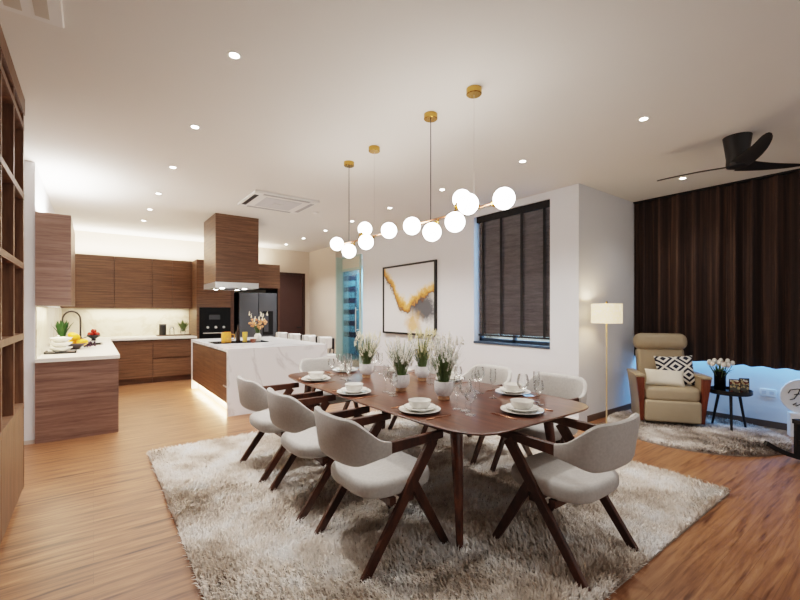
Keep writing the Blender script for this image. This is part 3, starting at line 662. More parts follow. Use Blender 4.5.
# ------------------------------------------------------------------ dining table
ZT = 0.75
tc_ = (2.20, 2.80)
def table_outline(a, b, n=96):
    out = []
    for k in range(n):
        t = 2 * pi * k / n; c, s_ = cos(t), sin(t)
        e = 8.0
        x = a * math.copysign(abs(c) ** (2 / e), c); y = b * math.copysign(abs(s_) ** (2 / e), s_)
        x *= 1 - 0.035 * (y / b) ** 2          # boat-shaped long sides
        out.append((x, y))
    return out
dt = thing('dining_table', 'long walnut dining table with softly bowed edges laid for eight', 'table', (tc_[0], tc_[1], 0.014))
m = MB(); A, B = 0.67, 1.37; zt = ZT - 0.014
m.stack([[(x, y, z) for x, y in table_outline(A - d, B - d)] for d, z in ((0.07, zt - 0.034), (0.012, zt - 0.016), (0.002, zt - 0.008), (0.0, zt - 0.004), (0.003, zt - 0.001), (0.008, zt))])
m.build('tabletop', M['walnut'], dt)
MB().box(-0.42, 0.42, -1.0, -0.97, zt - 0.10, zt - 0.0345).box(-0.42, 0.42, 0.97, 1.0, zt - 0.10, zt - 0.0345).box(-0.45, -0.42, -1.0, 1.0, zt - 0.10, zt - 0.0345).box(0.42, 0.45, -1.0, 1.0, zt - 0.10, zt - 0.0345).build('apron', M['chair_wood'], dt)
for sx in (-1, 1):
    for sy in (-1, 1):
        MB().tube([(0.50 * sx, 1.115 * sy, 0), (0.48 * sx, 1.08 * sy, 0.4), (0.46 * sx, 1.045 * sy, zt - 0.035)], [0.019, 0.031, 0.040], 16).build('leg', M['walnut'], dt)

# ------------------------------------------------------------------ dining chairs (face +y in their own frame)
def dining_chair():
    t = thing('dining_chair', '', 'chair', group='grey dining chairs around the walnut table')
    m = MB(); loops = pillow_loops(0.262, 0.255, 0.375, 0.468, 3.6, 0.034, 44, 5, 0, -0.015)
    # crown the top and thin the front edge a little
    loops = [[(x, y, z + (0.012 * (1 - (x / 0.27) ** 2) * (1 - (y / 0.27) ** 2) if z > 0.44 else 0)) for x, y, z in lp] for lp in loops]
    c = loops[-1]; loops.append([(x * 0.5, (y + 0.015) * 0.5 - 0.015, z + 0.008) for x, y, z in c])
    m.stack(loops); m.build('seat', M['fabric'], t)
    # wrap-round back shell
    n = 40; loops = []
    a, b, th = 0.285, 0.195, 0.046
    for i in range(n + 1):
        u = -1 + 2 * i / n                                   # -1..1 from one arm end to the other
        ang = -pi / 2 + u * radians(92)
        e = 2.5
        c, s_ = cos(ang), sin(ang)
        x = a * math.copysign(abs(c) ** (2 / e), c); y = -0.150 + b * math.copysign(abs(s_) ** (2 / e), s_)
        ex = 1e-3; c2, s2 = cos(ang + ex), sin(ang + ex)
        x2 = a * math.copysign(abs(c2) ** (2 / e), c2); y2 = -0.150 + b * math.copysign(abs(s2) ** (2 / e), s2)
        tx, ty = x2 - x, y2 - y; l = sqrt(tx * tx + ty * ty) + 1e-12; nx, ny = ty / l, -tx / l        # outward
        f = abs(u); k = max(0.0, (f - 0.36) / 0.64); k = k * k * (3 - 2 * k)
        top = 0.825 - 0.125 * k; bot = 0.565 + 0.055 * k; tt = th * (1 - 0.35 * k)
        if f > 0.96: tt *= 0.8; top -= 0.006; bot += 0.006
        lean = 0.035
        prof = []
        for (du, dz) in ((-.5, .12), (-.5, .5), (-.5, .88), (-.34, .97), (0, 1.0), (.34, .97), (.5, .88), (.5, .5), (.5, .12), (.34, .03), (0, 0), (-.34, .03)):
            z = bot + (top - bot) * dz; o = du * tt + lean * (dz - 0.4) * (1 - k)
            prof.append((x + nx * o, y + ny * o, z))
        loops.append(prof)
    MB().stack(loops).build('backrest', M['fabric'], t)
    for s_ in (-1, 1):
        X = 0.268 * s_
        MB().beam((X, -0.175, 0.655), (X * 0.985, 0.25, 0.664), 0.028, 0.066, 0.028, 0.046).build('armrest', M['chair_wood'], t)
        MB().beam((X * 1.02, -0.30, 0.0), (X, 0.175, 0.640), 0.030, 0.046, 0.030, 0.068).build('rear_leg', M['chair_wood'], t)
        MB().beam((X * 1.02, 0.28, 0.0), (X, 0.03, 0.43), 0.028, 0.042, 0.028, 0.058).build('front_leg', M['chair_wood'], t)
    MB().box(-0.255, 0.255, 0.0, 0.045, 0.325, 0.374).build('seat_rail', M['chair_wood'], t)
    MB().box(-0.255, 0.255, -0.12, -0.08, 0.335, 0.374).build('seat_rail', M['chair_wood'], t)
    return t
seats = [  # x, y, rz, words
    (1.40, 2.05, -90, 'on the bookcase side, nearest the open floor'),
    (1.38, 2.82, -90, 'on the bookcase side, middle of the three'),
    (1.37, 3.565, -90, 'on the bookcase side, nearest the island'),
    (3.00, 2.05, 90, 'on the window side, nearest the round rug'),
    (3.00, 2.82, 90, 'on the window side, middle of the three'),
    (3.00, 3.57, 90, 'on the window side, below the picture'),
    (2.22, 1.36, 0, 'alone at the table end facing the island'),
    (2.20, 4.26, 180, 'alone at the table end beside the island')]
ch = dining_chair()
for i, (x, y, r, wds) in enumerate(seats):
    lb = 'grey upholstered walnut dining chair ' + wds
    if i == 0: ch.location = (x, y, 0.016); ch.rotation_euler = (0, 0, radians(r)); ch['label'] = lb
    else: dup(ch, (x, y, 0.016), radians(r), lb)

# ------------------------------------------------------------------ table settings
plate = MB().lathe([(0, 0), (0.075, 0), (0.082, 0.006), (0.13, 0.016), (0.137, 0.019), (0.136, 0.0225), (0.08, 0.0115), (0.0, 0.0105)], 40)
splate = MB().lathe([(0, 0), (0.06, 0), (0.065, 0.006), (0.100, 0.018), (0.108, 0.026), (0.105, 0.028), (0.062, 0.0115), (0.0, 0.0105)], 36)
bowl = MB().lathe([(0, 0), (0.042, 0), (0.046, 0.005), (0.066, 0.022), (0.074, 0.052), (0.0755, 0.056), (0.072, 0.056), (0.062, 0.024), (0.042, 0.011), (0, 0.0105)], 36)
def glass_prof(rb, hb, stem, foot, rim):
    p = [(0, 0), (foot, 0), (foot, 0.003), (0.006, 0.008), (0.0038, 0.02), (0.0038, stem)]
    for i in range(1, 9):
        t = i / 8; r = rb * sin(pi * 0.5 * min(1, t * 1.9)) ** 0.75 if t < 0.53 else rb + (rim - rb) * ((t - 0.53) / 0.47) ** 1.4
        p.append((max(r, 0.004), stem + hb * t))
    return p
wine = MB().lathe(glass_prof(0.043, 0.115, 0.095, 0.036, 0.031), 24)
gob = MB().lathe(glass_prof(0.036, 0.095, 0.075, 0.033, 0.028), 24)
flute = MB().lathe(glass_prof(0.024, 0.13, 0.09, 0.030, 0.021), 20)
knife = MB().bevbox(-0.006, 0.006, -0.105, -0.01, 0, 0.006, 0.0025, 1).prism([(-0.007, -0.01), (0.007, -0.01), (0.009, 0.06), (0.004, 0.105), (-0.004, 0.10), (-0.007, 0.05)], 0.001, 0.0035)
fork = MB().bevbox(-0.005, 0.005, -0.1, 0.03, 0, 0.005, 0.002, 1).prism([(-0.006, 0.03), (0.006, 0.03), (0.011, 0.05), (0.011, 0.062), (-0.011, 0.062), (-0.011, 0.05)], 0.001, 0.004)
for k in range(4): fork.box(-0.011 + k * 0.0063, -0.008 + k * 0.0063, 0.062, 0.1, 0.001, 0.0035)
kinds = {'dinner_plate': (plate, M['white_cer'], 'plate', 'white dinner plate under the bowl '),
         'side_plate': (splate, M['white_cer'], 'plate', 'smaller white plate beneath the soup bowl '),
         'soup_bowl': (bowl, M['white_cer'], 'bowl', 'white soup bowl stacked on plates '),
         'wine_glass': (wine, M['glass'], 'glass', 'large clear wine glass of the setting '),
         'water_goblet': (gob, M['glass'], 'glass', 'small stemmed water goblet of the setting '),
         'champagne_flute': (flute, M['glass'], 'glass', 'narrow champagne flute of the setting '),
         'table_knife': (knife, M['rose'], 'knife', 'rose-gold knife of the setting '),
         'table_fork': (fork, M['rose'], 'fork', 'rose-gold fork of the setting ')}
made = {}
def put(kind, x, y, z, rz, words):
    mb, mt, cat, lb = kinds[kind]
    if kind not in made:
        o = mb.build(kind, mt); tag(o, None, cat, kind.replace('_', ' ') + 's on the dining table'); made[kind] = o
    else:
        o = made[kind].copy(); COL.objects.link(o)
    o.location = (x, y, z); o.rotation_euler = (0, 0, rz); o['label'] = lb + words
    return o
spots = [(1.70, 2.05), (1.66, 2.82), (1.69, 3.58), (2.67, 2.06), (2.71, 2.82), (2.67, 3.57), (2.22, 1.64), (2.20, 3.93)]
swords = ['on the bookcase side, nearest the open floor', 'on the bookcase side, in the middle', 'on the bookcase side, nearest the island',
          'on the window side, nearest the round rug', 'on the window side, in the middle', 'on the window side, below the picture',
          'at the table end facing the island', 'at the table end beside the island']
for i, (x, y) in enumerate(spots):
    r = radians(seats[i][2]); wd = swords[i]
    def L(lx, ly): return (x + lx * cos(r) - ly * sin(r), y + lx * sin(r) + ly * cos(r))
    z = ZT + 0.0005
    put('dinner_plate', x, y, z, r, wd)
    put('side_plate', x, y, z + 0.0108, r, wd)
    put('soup_bowl', x, y, z + 0.0216, r, wd)
    a, b = L(0.185, 0.0); put('table_knife', a, b, z, r, wd)
    a, b = L(-0.18, 0.0); put('table_fork', a, b, z, r, wd)
    if i < 6: g3 = ((0.17, 0.25), (0.26, 0.20), (0.10, 0.24)) if i < 3 else ((0.17, 0.20), (0.25, 0.16), (-0.02, 0.26))
    else: g3 = ((0.16, 0.20), (0.25, 0.16), (0.10, 0.27)) if i == 7 else ((0.20, 0.14), (0.27, 0.06), (0.33, 0.12))
    if i == 4: g3 = ((-0.17, 0.20), (-0.26, 0.15), (-0.03, 0.27))
    for kd, (lx, ly) in zip(('wine_glass', 'water_goblet', 'champagne_flute'), g3):
        a, b = L(lx, ly); put(kd, a, b, z, r, wd)

# table plants
for i, (x, y, wds, mt) in enumerate([(2.18, 3.46, 'first from the island', 'petal'), (2.03, 2.69, 'third from the island', 'petal_w'), (2.09, 2.24, 'last in the row, nearest the open end', 'petal_w'), (2.50, 2.98, 'on the picture side of the row', 'petal_y')]):
    t = thing('potted_plant', 'white footed pot of grassy white-flowering plant, ' + wds, 'plant', (x, y, ZT + 0.0005), 0.7 * i, 'flowering pots along the dining table')
    MB().lathe([(0.0, 0.028), (0.05, 0.03), (0.068, 0.055), (0.072, 0.09), (0.070, 0.135), (0.064, 0.135), (0.064, 0.115), (0, 0.115)], 28).build('pot', M['pot_marble'], t)
    MB().lathe([(0, 0), (0.042, 0), (0.044, 0.006), (0.040, 0.0295), (0, 0.0295)], 24).build('foot', plain('pot_foot_wood', rgb(196, 156, 122), 0.45, noise=0.06) if i == 0 else bpy.data.materials['pot_foot_wood'], t)
    leafy('g', (0, 0, 0.11), 95, 0.31, 0.16, M['green'], 0.003, 21 + i, 0.3).build('foliage', M['green'], t)
    stems(80, 0.23, (0.44, 0.42, 0.48, 0.48)[i], 0.155, 31 + i, (0, 0, 0.1)).build('stems', M['green'], t)
    flowers(80, 0.23, (0.44, 0.42, 0.48, 0.48)[i], 0.155, 0.0088, 31 + i, True, (0, 0, 0.1)).build('blossoms', M[mt], t)

# ------------------------------------------------------------------ pendants
def pendant(label, canopies, cord_mats, y0, y1, globes):
    t = thing('globe_pendant', label, 'pendant lamp', (2.18, (y0 + y1) / 2, H), group='globe pendants over the dining table')
    oy = (y0 + y1) / 2; zr = 2.14 - H
    for cy, cm in zip(canopies, cord_mats):
        MB().lathe([(0, -0.045), (0.05, -0.045), (0.055, -0.04), (0.055, -0.001), (0, -0.001)], 28, (0, cy - oy, 0)).build('canopy', M['brass'], t)
        MB().cyl((0, cy - oy, zr), (0, cy - oy, -0.045), 0.0035 if cm is M['black'] else 0.0012, None, 8).build('cord', cm, t)
    MB().cyl((0, y0 - oy, zr), (0, y1 - oy, zr), 0.008, None, 10).build('rod', M['rose'], t)
    for (gx, gy, gz) in globes:
        c = Vector((gx - 2.18, gy - oy, gz - H))
        p = Vector((0, c.y, zr)) if min(y0, y1) < gy < max(y0, y1) else Vector((0, (y0 if abs(gy - y0) < abs(gy - y1) else y1) - oy, zr))
        d = (c - p); n_ = d.normalized()
        g = MB().ball(c, 0.072, 28).build('globe', M['globe'], t)
        MB().cyl(p, c - n_ * 0.07, 0.007, None, 8).cyl(c - n_ * 0.095, c - n_ * 0.066, 0.022, 0.028, 14).build('socket', M['brass'], g)
    return t
def onx(u, v, x0):      # measured direction -> point at that x
    f = 408.0; a = radians(36.9); x = (u - 400) / f; z = -(v - 312) / f
    d = (sin(a) + x * cos(a), cos(a) - x * sin(a), z); t = x0 / d[0]
    return (x0, t * d[1], 1.4 + t * z)
clear = plain('clear_cord', rgb(190, 184, 178), 0.4, noise=0.02)
pendant('brass rod pendant with white glass globes, hung nearer the island', (3.81, 3.32), (M['black'], clear), 4.0, 3.15,
        [onx(337, 244, 2.12), onx(349, 251, 2.10), onx(365, 229, 2.27), onx(366, 242, 2.09), onx(389, 230.5, 2.18)])
pendant('brass rod pendant with white glass globes, hung nearer the round rug', (2.49, 2.02), (M['black'], clear), 2.66, 1.83,
        [onx(412, 226, 2.12), onx(432, 232, 2.11), onx(455, 222, 2.08), onx(462, 199, 2.28), onx(468, 204, 2.06), onx(504, 198.5, 2.18)])

# ------------------------------------------------------------------ ceiling things
t0 = None
dl = [(0.70, y) for y in (2.65, 3.88, 5.11, 6.36, 7.42, 8.4)] + [(3.64, y) for y in (1.49, 2.68, 3.93, 5.11, 6.25, 7.28, 8.33, 9.33)] + [(5.63, 1.87)]
dw = ['above the floor beside the bookcase', 'near the end of the bookcase', 'in front of the peninsula cabinet', 'above the kitchen aisle, fourth of the bookcase row', 'above the kitchen aisle, fifth of the bookcase row', 'nearest the back worktop',
      'between the fan and the table', 'near the blind window', 'above the picture wall, third of its row', 'beyond the dining table, fourth of the picture row', 'fifth of the picture row', 'sixth of the picture row', 'near the refrigerator', 'nearest the dark kitchen door', 'beside the ceiling fan above the recliner']
for i, (x, y) in enumerate(dl):
    lb = 'small round recessed ceiling downlight ' + dw[i]
    if t0 is None:
        t0 = thing('downlight', lb, 'ceiling light', (x, y, H), 0, 'recessed ceiling downlights')
        MB().lathe([(0.029, -0.001), (0.029, -0.004), (0.042, -0.006), (0.045, -0.001)], 24).build('trim_ring', M['white_mat'], t0)
        MB().lathe([(0, -0.002), (0.0285, -0.002), (0.0285, -0.0035), (0, -0.0035)], 20).build('lens', M['lamp_glow'], t0)
    else: dup(t0, (x, y, H), 0, lb)
# ceiling cassette
ac = thing('ceiling_cassette', 'square white air-conditioning cassette in the ceiling above the island', 'air conditioner', (2.14, 5.80, H))
MB().bevbox(-0.46, 0.46, -0.42, 0.42, -0.035, -0.001, 0.012, 2).build('panel', M['white_mat'], ac)
for (a, b, c, d) in ((-0.43, -0.37, -0.3, 0.3), (0.37, 0.43, -0.3, 0.3), (-0.33, 0.33, -0.395, -0.335), (-0.33, 0.33, 0.335, 0.395)):
    MB().box(a, b, c, d, -0.0375, -0.0351).build('air_slot', M['fridge_dark'] if a < -0.4 else plain('slot_grey', rgb(168, 168, 168), 0.6, noise=0.05), ac)
MB().bevbox(-0.26, 0.26, -0.26, 0.26, -0.042, -0.0351, 0.003, 1).build('intake_grille', plain('grille_grey', rgb(205, 205, 206), 0.45, noise=0.03), ac)
MB().bevbox(-0.07, 0.07, -0.04, 0.04, -0.048, -0.0421, 0.002, 1).build('badge', M['steel'], ac)
vn = thing('ceiling_vent', 'pale ceiling vent beside the bookcase top', 'vent', (-0.28, 2.5, H))
MB().bevbox(-0.15, 0.15, -0.45, 0.45, -0.02, -0.001, 0.006, 1).build('frame', M['white_mat'], vn)
MB().box(-0.09, -0.02, -0.40, 0.40, -0.0225, -0.0201).box(0.03, 0.09, -0.40, 0.40, -0.0225, -0.0201).build('grille', plain('vent_grey', rgb(196, 186, 172), 0.6, noise=0.05), vn)
sd = thing('smoke_detector', 'small flat ceiling sensor beside the air-conditioning cassette', 'sensor', (2.85, 6.05, H))
MB().lathe([(0, -0.025), (0.04, -0.025), (0.05, -0.012), (0.05, -0.001), (0, -0.001)], 20).build('body', M['white_mat'], sd)
# fan
fn = thing('ceiling_fan', 'dark three-bladed ceiling fan in front of the brown curtain', 'fan', (4.70, 1.13, H))
MB().lathe([(0, -0.285), (0.05, -0.285), (0.08, -0.275), (0.085, -0.25), (0.082, -0.2), (0.095, -0.10), (0.108, -0.001), (0, -0.001)], 32).build('motor_housing', M['fan_black'], fn)
for k, a in enumerate((90, 210, 330)):
    loops = []; ar = radians(a)
    for i in range(13):
        t = i / 12; r = 0.04 + 0.62 * t
        wd = 0.075 * (1 - 0.62 * t ** 1.3) * (1 - max(0, t - 0.9) * 5) + 0.004
        sw = 0.03 * sin(pi * t); pitch = radians(-17 + 6 * t); z = -0.262 + 0.03 * t
        lp = []
        for (q, h_) in ((-1, 0), (0, 0.007), (1, 0), (0, -0.007)):
            y = sw + q * wd * cos(pitch); zz = z + q * wd * sin(pitch) + h_
            lp.append((r * cos(ar) - y * sin(ar), r * sin(ar) + y * cos(ar), zz))
        loops.append(lp)
    MB().stack(loops).build('blade', M['fan_black'], fn)

# ------------------------------------------------------------------ blind, picture
bl = thing('venetian_blind', 'dark wooden venetian blind with black ladder tapes in the wall window', 'blind')
by0, by1, bx = wy0 + 0.012, wy1 - 0.075, XA + 0.055
MB().box(bx - 0.04, bx + 0.035, by0 - 0.004, by1 + 0.03, 2.80, 2.895).build('headrail', M['blind_tape'], bl)
m = MB(); nz_ = 44
for k in range(nz_):
    z = 1.085 + (2.785 - 1.085) * k / (nz_ - 1)
    m.beam((bx, by0, z), (bx, by1, z), 0.003, 0.049, side=(cos(radians(20)), 0, sin(radians(20))), bev=0.0005)
m.build('slats', M['blind'], bl)
for yy in (by0 + 0.09, by0 + 0.455, by0 + 0.82, by1 - 0.09):
    MB().box(bx - 0.031, bx - 0.029, yy - 0.02, yy + 0.02, 1.04, 2.80).build('ladder_tape', M['blind_tape'], bl)
MB().box(bx - 0.03, bx + 0.025, by0, by1, 1.03, 1.055).build('bottom_rail', M['blind_tape'], bl)

def art_mat():
    m, nt, b = new_mat('abstract_gold_painting')
    tc = nt.nodes.new('ShaderNodeTexCoord')
    sep = nt.nodes.new('ShaderNodeSeparateXYZ'); nt.links.new(tc.outputs['Generated'], sep.inputs[0])
    nz = nt.nodes.new('ShaderNodeTexNoise'); nz.inputs['Scale'].default_value = 4.6; nz.inputs['Detail'].default_value = 9; nz.inputs['Roughness'].default_value = 0.72
    nt.links.new(tc.outputs['Generated'], nz.inputs['Vector'])
    def mth(op, a, b_=None, c_=None):
        n = nt.nodes.new('ShaderNodeMath'); n.operation = op
        for i, q in enumerate((a, b_, c_)):
            if q is None: continue
            if isinstance(q, (int, float)): n.inputs[i].default_value = q
            else: nt.links.new(q, n.inputs[i])
        return n.outputs[0]
    U = mth('SUBTRACT', 1.0, sep.outputs['Y']); V = sep.outputs['Z']     # U runs left to right as seen from the room
    wob = mth('MULTIPLY_ADD', nz.outputs['Fac'], 0.5, -0.25)
    # band curve: falls from upper left to low middle, then climbs to the right
    fc_ = nt.nodes.new('ShaderNodeFloatCurve'); cv = fc_.mapping.curves[0]
    cv.points[0].location = (0, 1.0); cv.points[1].location = (1, 0.64)
    for p in ((0.10, 0.82), (0.25, 0.60), (0.45, 0.38), (0.55, 0.42), (0.75, 0.52)): cv.points.new(*p)
    fc_.mapping.update(); nt.links.new(U, fc_.inputs['Value'])
    D = mth('ADD', mth('SUBTRACT', V, fc_.outputs[0]), wob)
    ramp = nt.nodes.new('ShaderNodeValToRGB'); e = ramp.color_ramp.elements
    nt.links.new(mth('MULTIPLY_ADD', D, 1.0, 0.5), ramp.inputs['Fac'])
    e[0].position = 0.36; e[0].color = rgb(232, 231, 230); e[1].position = 0.66; e[1].color = rgb(230, 229, 230)
    for pos, c in ((0.405, rgb(222, 218, 212)), (0.44, rgb(92, 62, 36)), (0.465, rgb(186, 118, 44)), (0.51, rgb(222, 158, 80)), (0.565, rgb(232, 186, 124)), (0.60, rgb(236, 220, 196))):
        q = e.new(pos); q.color = c
    # charcoal cloud below the band on the right
    dx = mth('MULTIPLY', mth('SUBTRACT', U, 0.78), 2.2); dy = mth('MULTIPLY', mth('SUBTRACT', V, 0.36), 3.0)
    rad = mth('SQRT', mth('ADD', mth('MULTIPLY', dx, dx), mth('MULTIPLY', dy, dy)))
    cl = nt.nodes.new('ShaderNodeMapRange'); nt.links.new(mth('ADD', rad, mth('MULTIPLY', wob, 3.0)), cl.inputs[0])
    cl.inputs[1].default_value = 0.3; cl.inputs[2].default_value = 0.75; cl.inputs[3].default_value = 0.92; cl.inputs[4].default_value = 0.0
    below = nt.nodes.new('ShaderNodeMapRange'); nt.links.new(D, below.inputs[0])
    below.inputs[1].default_value = -0.08; below.inputs[2].default_value = 0.0; below.inputs[3].default_value = 1.0; below.inputs[4].default_value = 0.0
    mx = nt.nodes.new('ShaderNodeMix'); mx.data_type = 'RGBA'
    nt.links.new(mth('MULTIPLY', cl.outputs[0], below.outputs[0]), mx.inputs[0])
    nt.links.new(ramp.outputs['Color'], mx.inputs[6]); mx.inputs[7].default_value = rgb(56, 58, 66)
    # second gold patch low right
    dx = mth('MULTIPLY', mth('SUBTRACT', U, 0.63), 4.2); dy = mth('MULTIPLY', mth('SUBTRACT', V, 0.14), 3.6)
    rad = mth('SQRT', mth('ADD', mth('MULTIPLY', dx, dx), mth('MULTIPLY', dy, dy)))
    g2 = nt.nodes.new('ShaderNodeMapRange'); nt.links.new(mth('ADD', rad, mth('MULTIPLY', wob, 3.0)), g2.inputs[0])
    g2.inputs[1].default_value = 0.3; g2.inputs[2].default_value = 0.8; g2.inputs[3].default_value = 0.85; g2.inputs[4].default_value = 0.0
    mx2 = nt.nodes.new('ShaderNodeMix'); mx2.data_type = 'RGBA'
    nt.links.new(g2.outputs[0], mx2.inputs[0]); nt.links.new(mx.outputs[2], mx2.inputs[6]); mx2.inputs[7].default_value = rgb(222, 172, 104)
    nt.links.new(mx2.outputs[2], b.inputs['Base Color']); b.inputs['Roughness'].default_value = 0.6
    return m
pa = thing('framed_painting', 'black-framed abstract painting of gold and charcoal on white', 'painting', (XA, 6.145, 0.97))
MB().box(-0.045, -0.001, -0.815, -0.775, 0, 1.35).box(-0.045, -0.001, 0.775, 0.815, 0, 1.35).box(-0.045, -0.001, -0.775, 0.775, 0, 0.035).box(-0.045, -0.001, -0.775, 0.775, 1.315, 1.35).build('frame', M['black'], pa)
MB().box(-0.03, -0.012, -0.775, 0.775, 0.035, 1.315).build('canvas', art_mat(), pa)

# ------------------------------------------------------------------ curtain
cu = thing('curtain', 'dark brown pleated curtain hanging from the ceiling short of the floor', 'curtain', (6.335, 0, 0))
ny = 620; zs = [0.755, 1.2, 1.8, 2.4, 2.98]
ya, yb = YR - 0.008, -1.4; vs = []; fs = []
rnd = random.Random(2); ph = [rnd.uniform(0, 6.28) for _ in range(4)]
for z in zs:
    amp = 0.036 + 0.016 * (2.98 - z) / 2.2
    for i in range(ny + 1):
        y = ya + (yb - ya) * i / ny; s_ = (ya - y)
        q = s_ * 2 * pi / 0.2 + 0.8 * sin(s_ * 5.1 + ph[0]) + 0.5 * sin(s_ * 11 + ph[1])
        x = amp * (sin(q) + 0.28 * sin(2 * q + ph[2])) + 0.008 * sin(s_ * 3 + z)
        zz = z + (0.008 * sin(s_ * 2.3 + 1) + 0.003 * sin(q) if z < 0.8 else 0)
        vs.append((x, y, zz))
for k in range(len(zs) - 1):
    for i in range(ny): a = k * (ny + 1) + i; fs.append((a, a + 1, a + ny + 2, a + ny + 1))
m = MB().add(vs, fs, True); co = m.build('cloth', M['curtain'], cu)
MB().box(-0.05, 0.05, yb, ya, 2.982, 2.999).build('track', M['black'], cu)

# ------------------------------------------------------------------ recliner (faces -y in its own frame)
rc = thing('recliner_armchair', 'beige leather recliner armchair with wood-fronted arms on the round rug', 'armchair', (5.82, 2.13, 0.016), radians(-55))
m = MB().stack(pillow_loops(0.305, 0.27, 0.30, 0.47, 7, 0.05, 44, 5, 0, -0.05)); m.build('seat', M['leather'], rc)
MB().bevbox(-0.295, 0.295, -0.335, -0.235, 0.055, 0.315, 0.03, 4).build('footrest', M['leather'], rc)
MB().bevbox(-0.285, 0.285, -0.24, 0.22, 0.05, 0.30, 0.015, 2).build('base', plain('recliner_base', rgb(46, 38, 32), 0.6, noise=0.08), rc)
def lean(mb_args, z0, ang, y0):
    return Matrix.Translation((0, y0, z0)) @ Matrix.Rotation(radians(-ang), 4, 'X')
T = lean(None, 0.42, 14, 0.12)
MB().bevbox(-0.275, 0.275, -0.05, 0.10, 0.0, 0.50, 0.045, 5, T).build('backrest', M['leather'], rc)
MB().bevbox(-0.308, 0.308, -0.13, 0.085, 0.475, 0.69, 0.09, 7, T).build('headrest', M['leather'], rc)
for s_ in (-1, 1):
    def arm_block(y0, y1, dz, mat, name, par):
        m = MB(); loops = []
        for i in range(9):
            t = i / 8; z = 0.05 + 0.535 * t
            w_ = 0.036 + 0.05 * t ** 1.4; xi = 0.302
            yb = y0 - 0.05 * sin(pi * 0.5 * t) if dz else y0
            loops.append([(s_ * xi, yb, z), (s_ * (xi + w_), yb, z), (s_ * (xi + w_), y1, z), (s_ * xi, y1, z)][::s_])
        m.stack(loops, False); return m.build(name, mat, par)
    arm = arm_block(-0.262, 0.20, False, M['leather'], 'arm', rc)
    arm_block(-0.275, -0.2625, True, M['chair_arm'], 'arm_front', arm)
    MB().bevbox(s_ * 0.345 - 0.052, s_ * 0.345 + 0.052, -0.335, 0.22, 0.5855, 0.625, 0.018, 3).build('arm_pad', M['leather'], arm)
# cushions
def cushion_mesh(w, h, d, n=18):
    m = MB(); vs = []; fs = []
    for side in (-1, 1):
        o = len(vs)
        for j in range(n + 1):
            for i in range(n + 1):
                u = -1 + 2 * i / n; v = -1 + 2 * j / n
                px_ = 1 - 0.06 * (1 - u * u) * 0 - 0.07 * (1 - abs(v)) * 0
                pinch = 1 - 0.07 * (1 - v * v) * (abs(u) ** 6)
                pinch2 = 1 - 0.07 * (1 - u * u) * (abs(v) ** 6)
                th = d / 2 * ((1 - u ** 4) * (1 - v ** 4)) ** 0.5
                vs.append((u * w / 2 * pinch, side * th, v * h / 2 * pinch2))
        for j in range(n):
            for i in range(n):
                a = o + j * (n + 1) + i; q = (a, a + 1, a + n + 2, a + n + 1)
                fs.append(q if side < 0 else q[::-1])
    return m.add(vs, fs, True)
def diamond_mat():
    m, nt, b = new_mat('diamond_weave')
    tc = nt.nodes.new('ShaderNodeTexCoord'); sp = nt.nodes.new('ShaderNodeSeparateXYZ'); nt.links.new(tc.outputs['Object'], sp.inputs[0])
    def mth(op, a, b_=None):
        n = nt.nodes.new('ShaderNodeMath'); n.operation = op
        for i, q in enumerate((a, b_)):
            if q is None: continue
            if isinstance(q, (int, float)): n.inputs[i].default_value = q
            else: nt.links.new(q, n.inputs[i])
        return n.outputs[0]
    def tri(o, s_): return mth('PINGPONG', mth('MULTIPLY', mth('ADD', o, 5.0), s_), 1.0)
    d = mth('ADD', tri(sp.outputs['X'], 1 / 0.125), tri(sp.outputs['Z'], 1 / 0.105))
    k = mth('GREATER_THAN', mth('FRACT', mth('MULTIPLY', d, 1.75)), 0.5)
    mx = nt.nodes.new('ShaderNodeMix'); mx.data_type = 'RGBA'; nt.links.new(k, mx.inputs[0])
    mx.inputs[6].default_value = rgb(36, 40, 56); mx.inputs[7].default_value = rgb(236, 232, 224)
    nt.links.new(mx.outputs[2], b.inputs['Base Color']); b.inputs['Roughness'].default_value = 0.9
    return m
rz = radians(-55)
def rl(lx, ly, lz): return (5.82 + lx * cos(rz) - ly * sin(rz), 2.13 + lx * sin(rz) + ly * cos(rz), 0.016 + lz)
tag(cushion_mesh(0.43, 0.38, 0.12).build('patterned_cushion', diamond_mat(), None, rl(0.11, 0.0, 0.645), (radians(-18), radians(-3), rz)), 'navy and white diamond-pattern cushion leaning on the recliner back', 'cushion')
tag(cushion_mesh(0.43, 0.21, 0.11).build('white_cushion', plain('cream_cloth', rgb(236, 230, 216), 0.9, noise=0.03, nscale=60), None, rl(-0.04, -0.14, 0.565), (radians(-26), radians(2), rz)), 'plain cream oblong cushion lying on the recliner seat', 'cushion')

# ------------------------------------------------------------------ side table and what stands on it
SX, SY = 6.02, 1.52
st = thing('side_table', 'small round black side table on three splayed legs beside the recliner', 'table', (SX, SY, 0.016))
MB().lathe([(0, 0.42), (0.2, 0.42), (0.213, 0.43), (0.213, 0.472), (0.204, 0.472), (0.204, 0.436), (0, 0.436)], 40).build('tabletop', M['blackwood'], st)
for a in (80, 200, 320):
    ar = radians(a); MB().cyl((0.11 * cos(ar), 0.11 * sin(ar), 0.42), (0.185 * cos(ar), 0.185 * sin(ar), 0), 0.017, 0.012, 12).build('leg', M['blackwood'], st)
tz = 0.016 + 0.4365
tv = thing('tulip_vase', 'dark cylinder vase of white tulips on the black side table', 'vase', (SX - 0.01, SY + 0.09, tz))
MB().lathe([(0, 0), (0.05, 0), (0.056, 0.01), (0.06, 0.24), (0.055, 0.24), (0.05, 0.02), (0, 0.02)], 24).build('vase', M['black_glass'], tv)
leafy('l', (0, 0, 0.15), 22, 0.19, 0.15, M['green2'], 0.014, 41).build('leaves', M['green2'], tv)
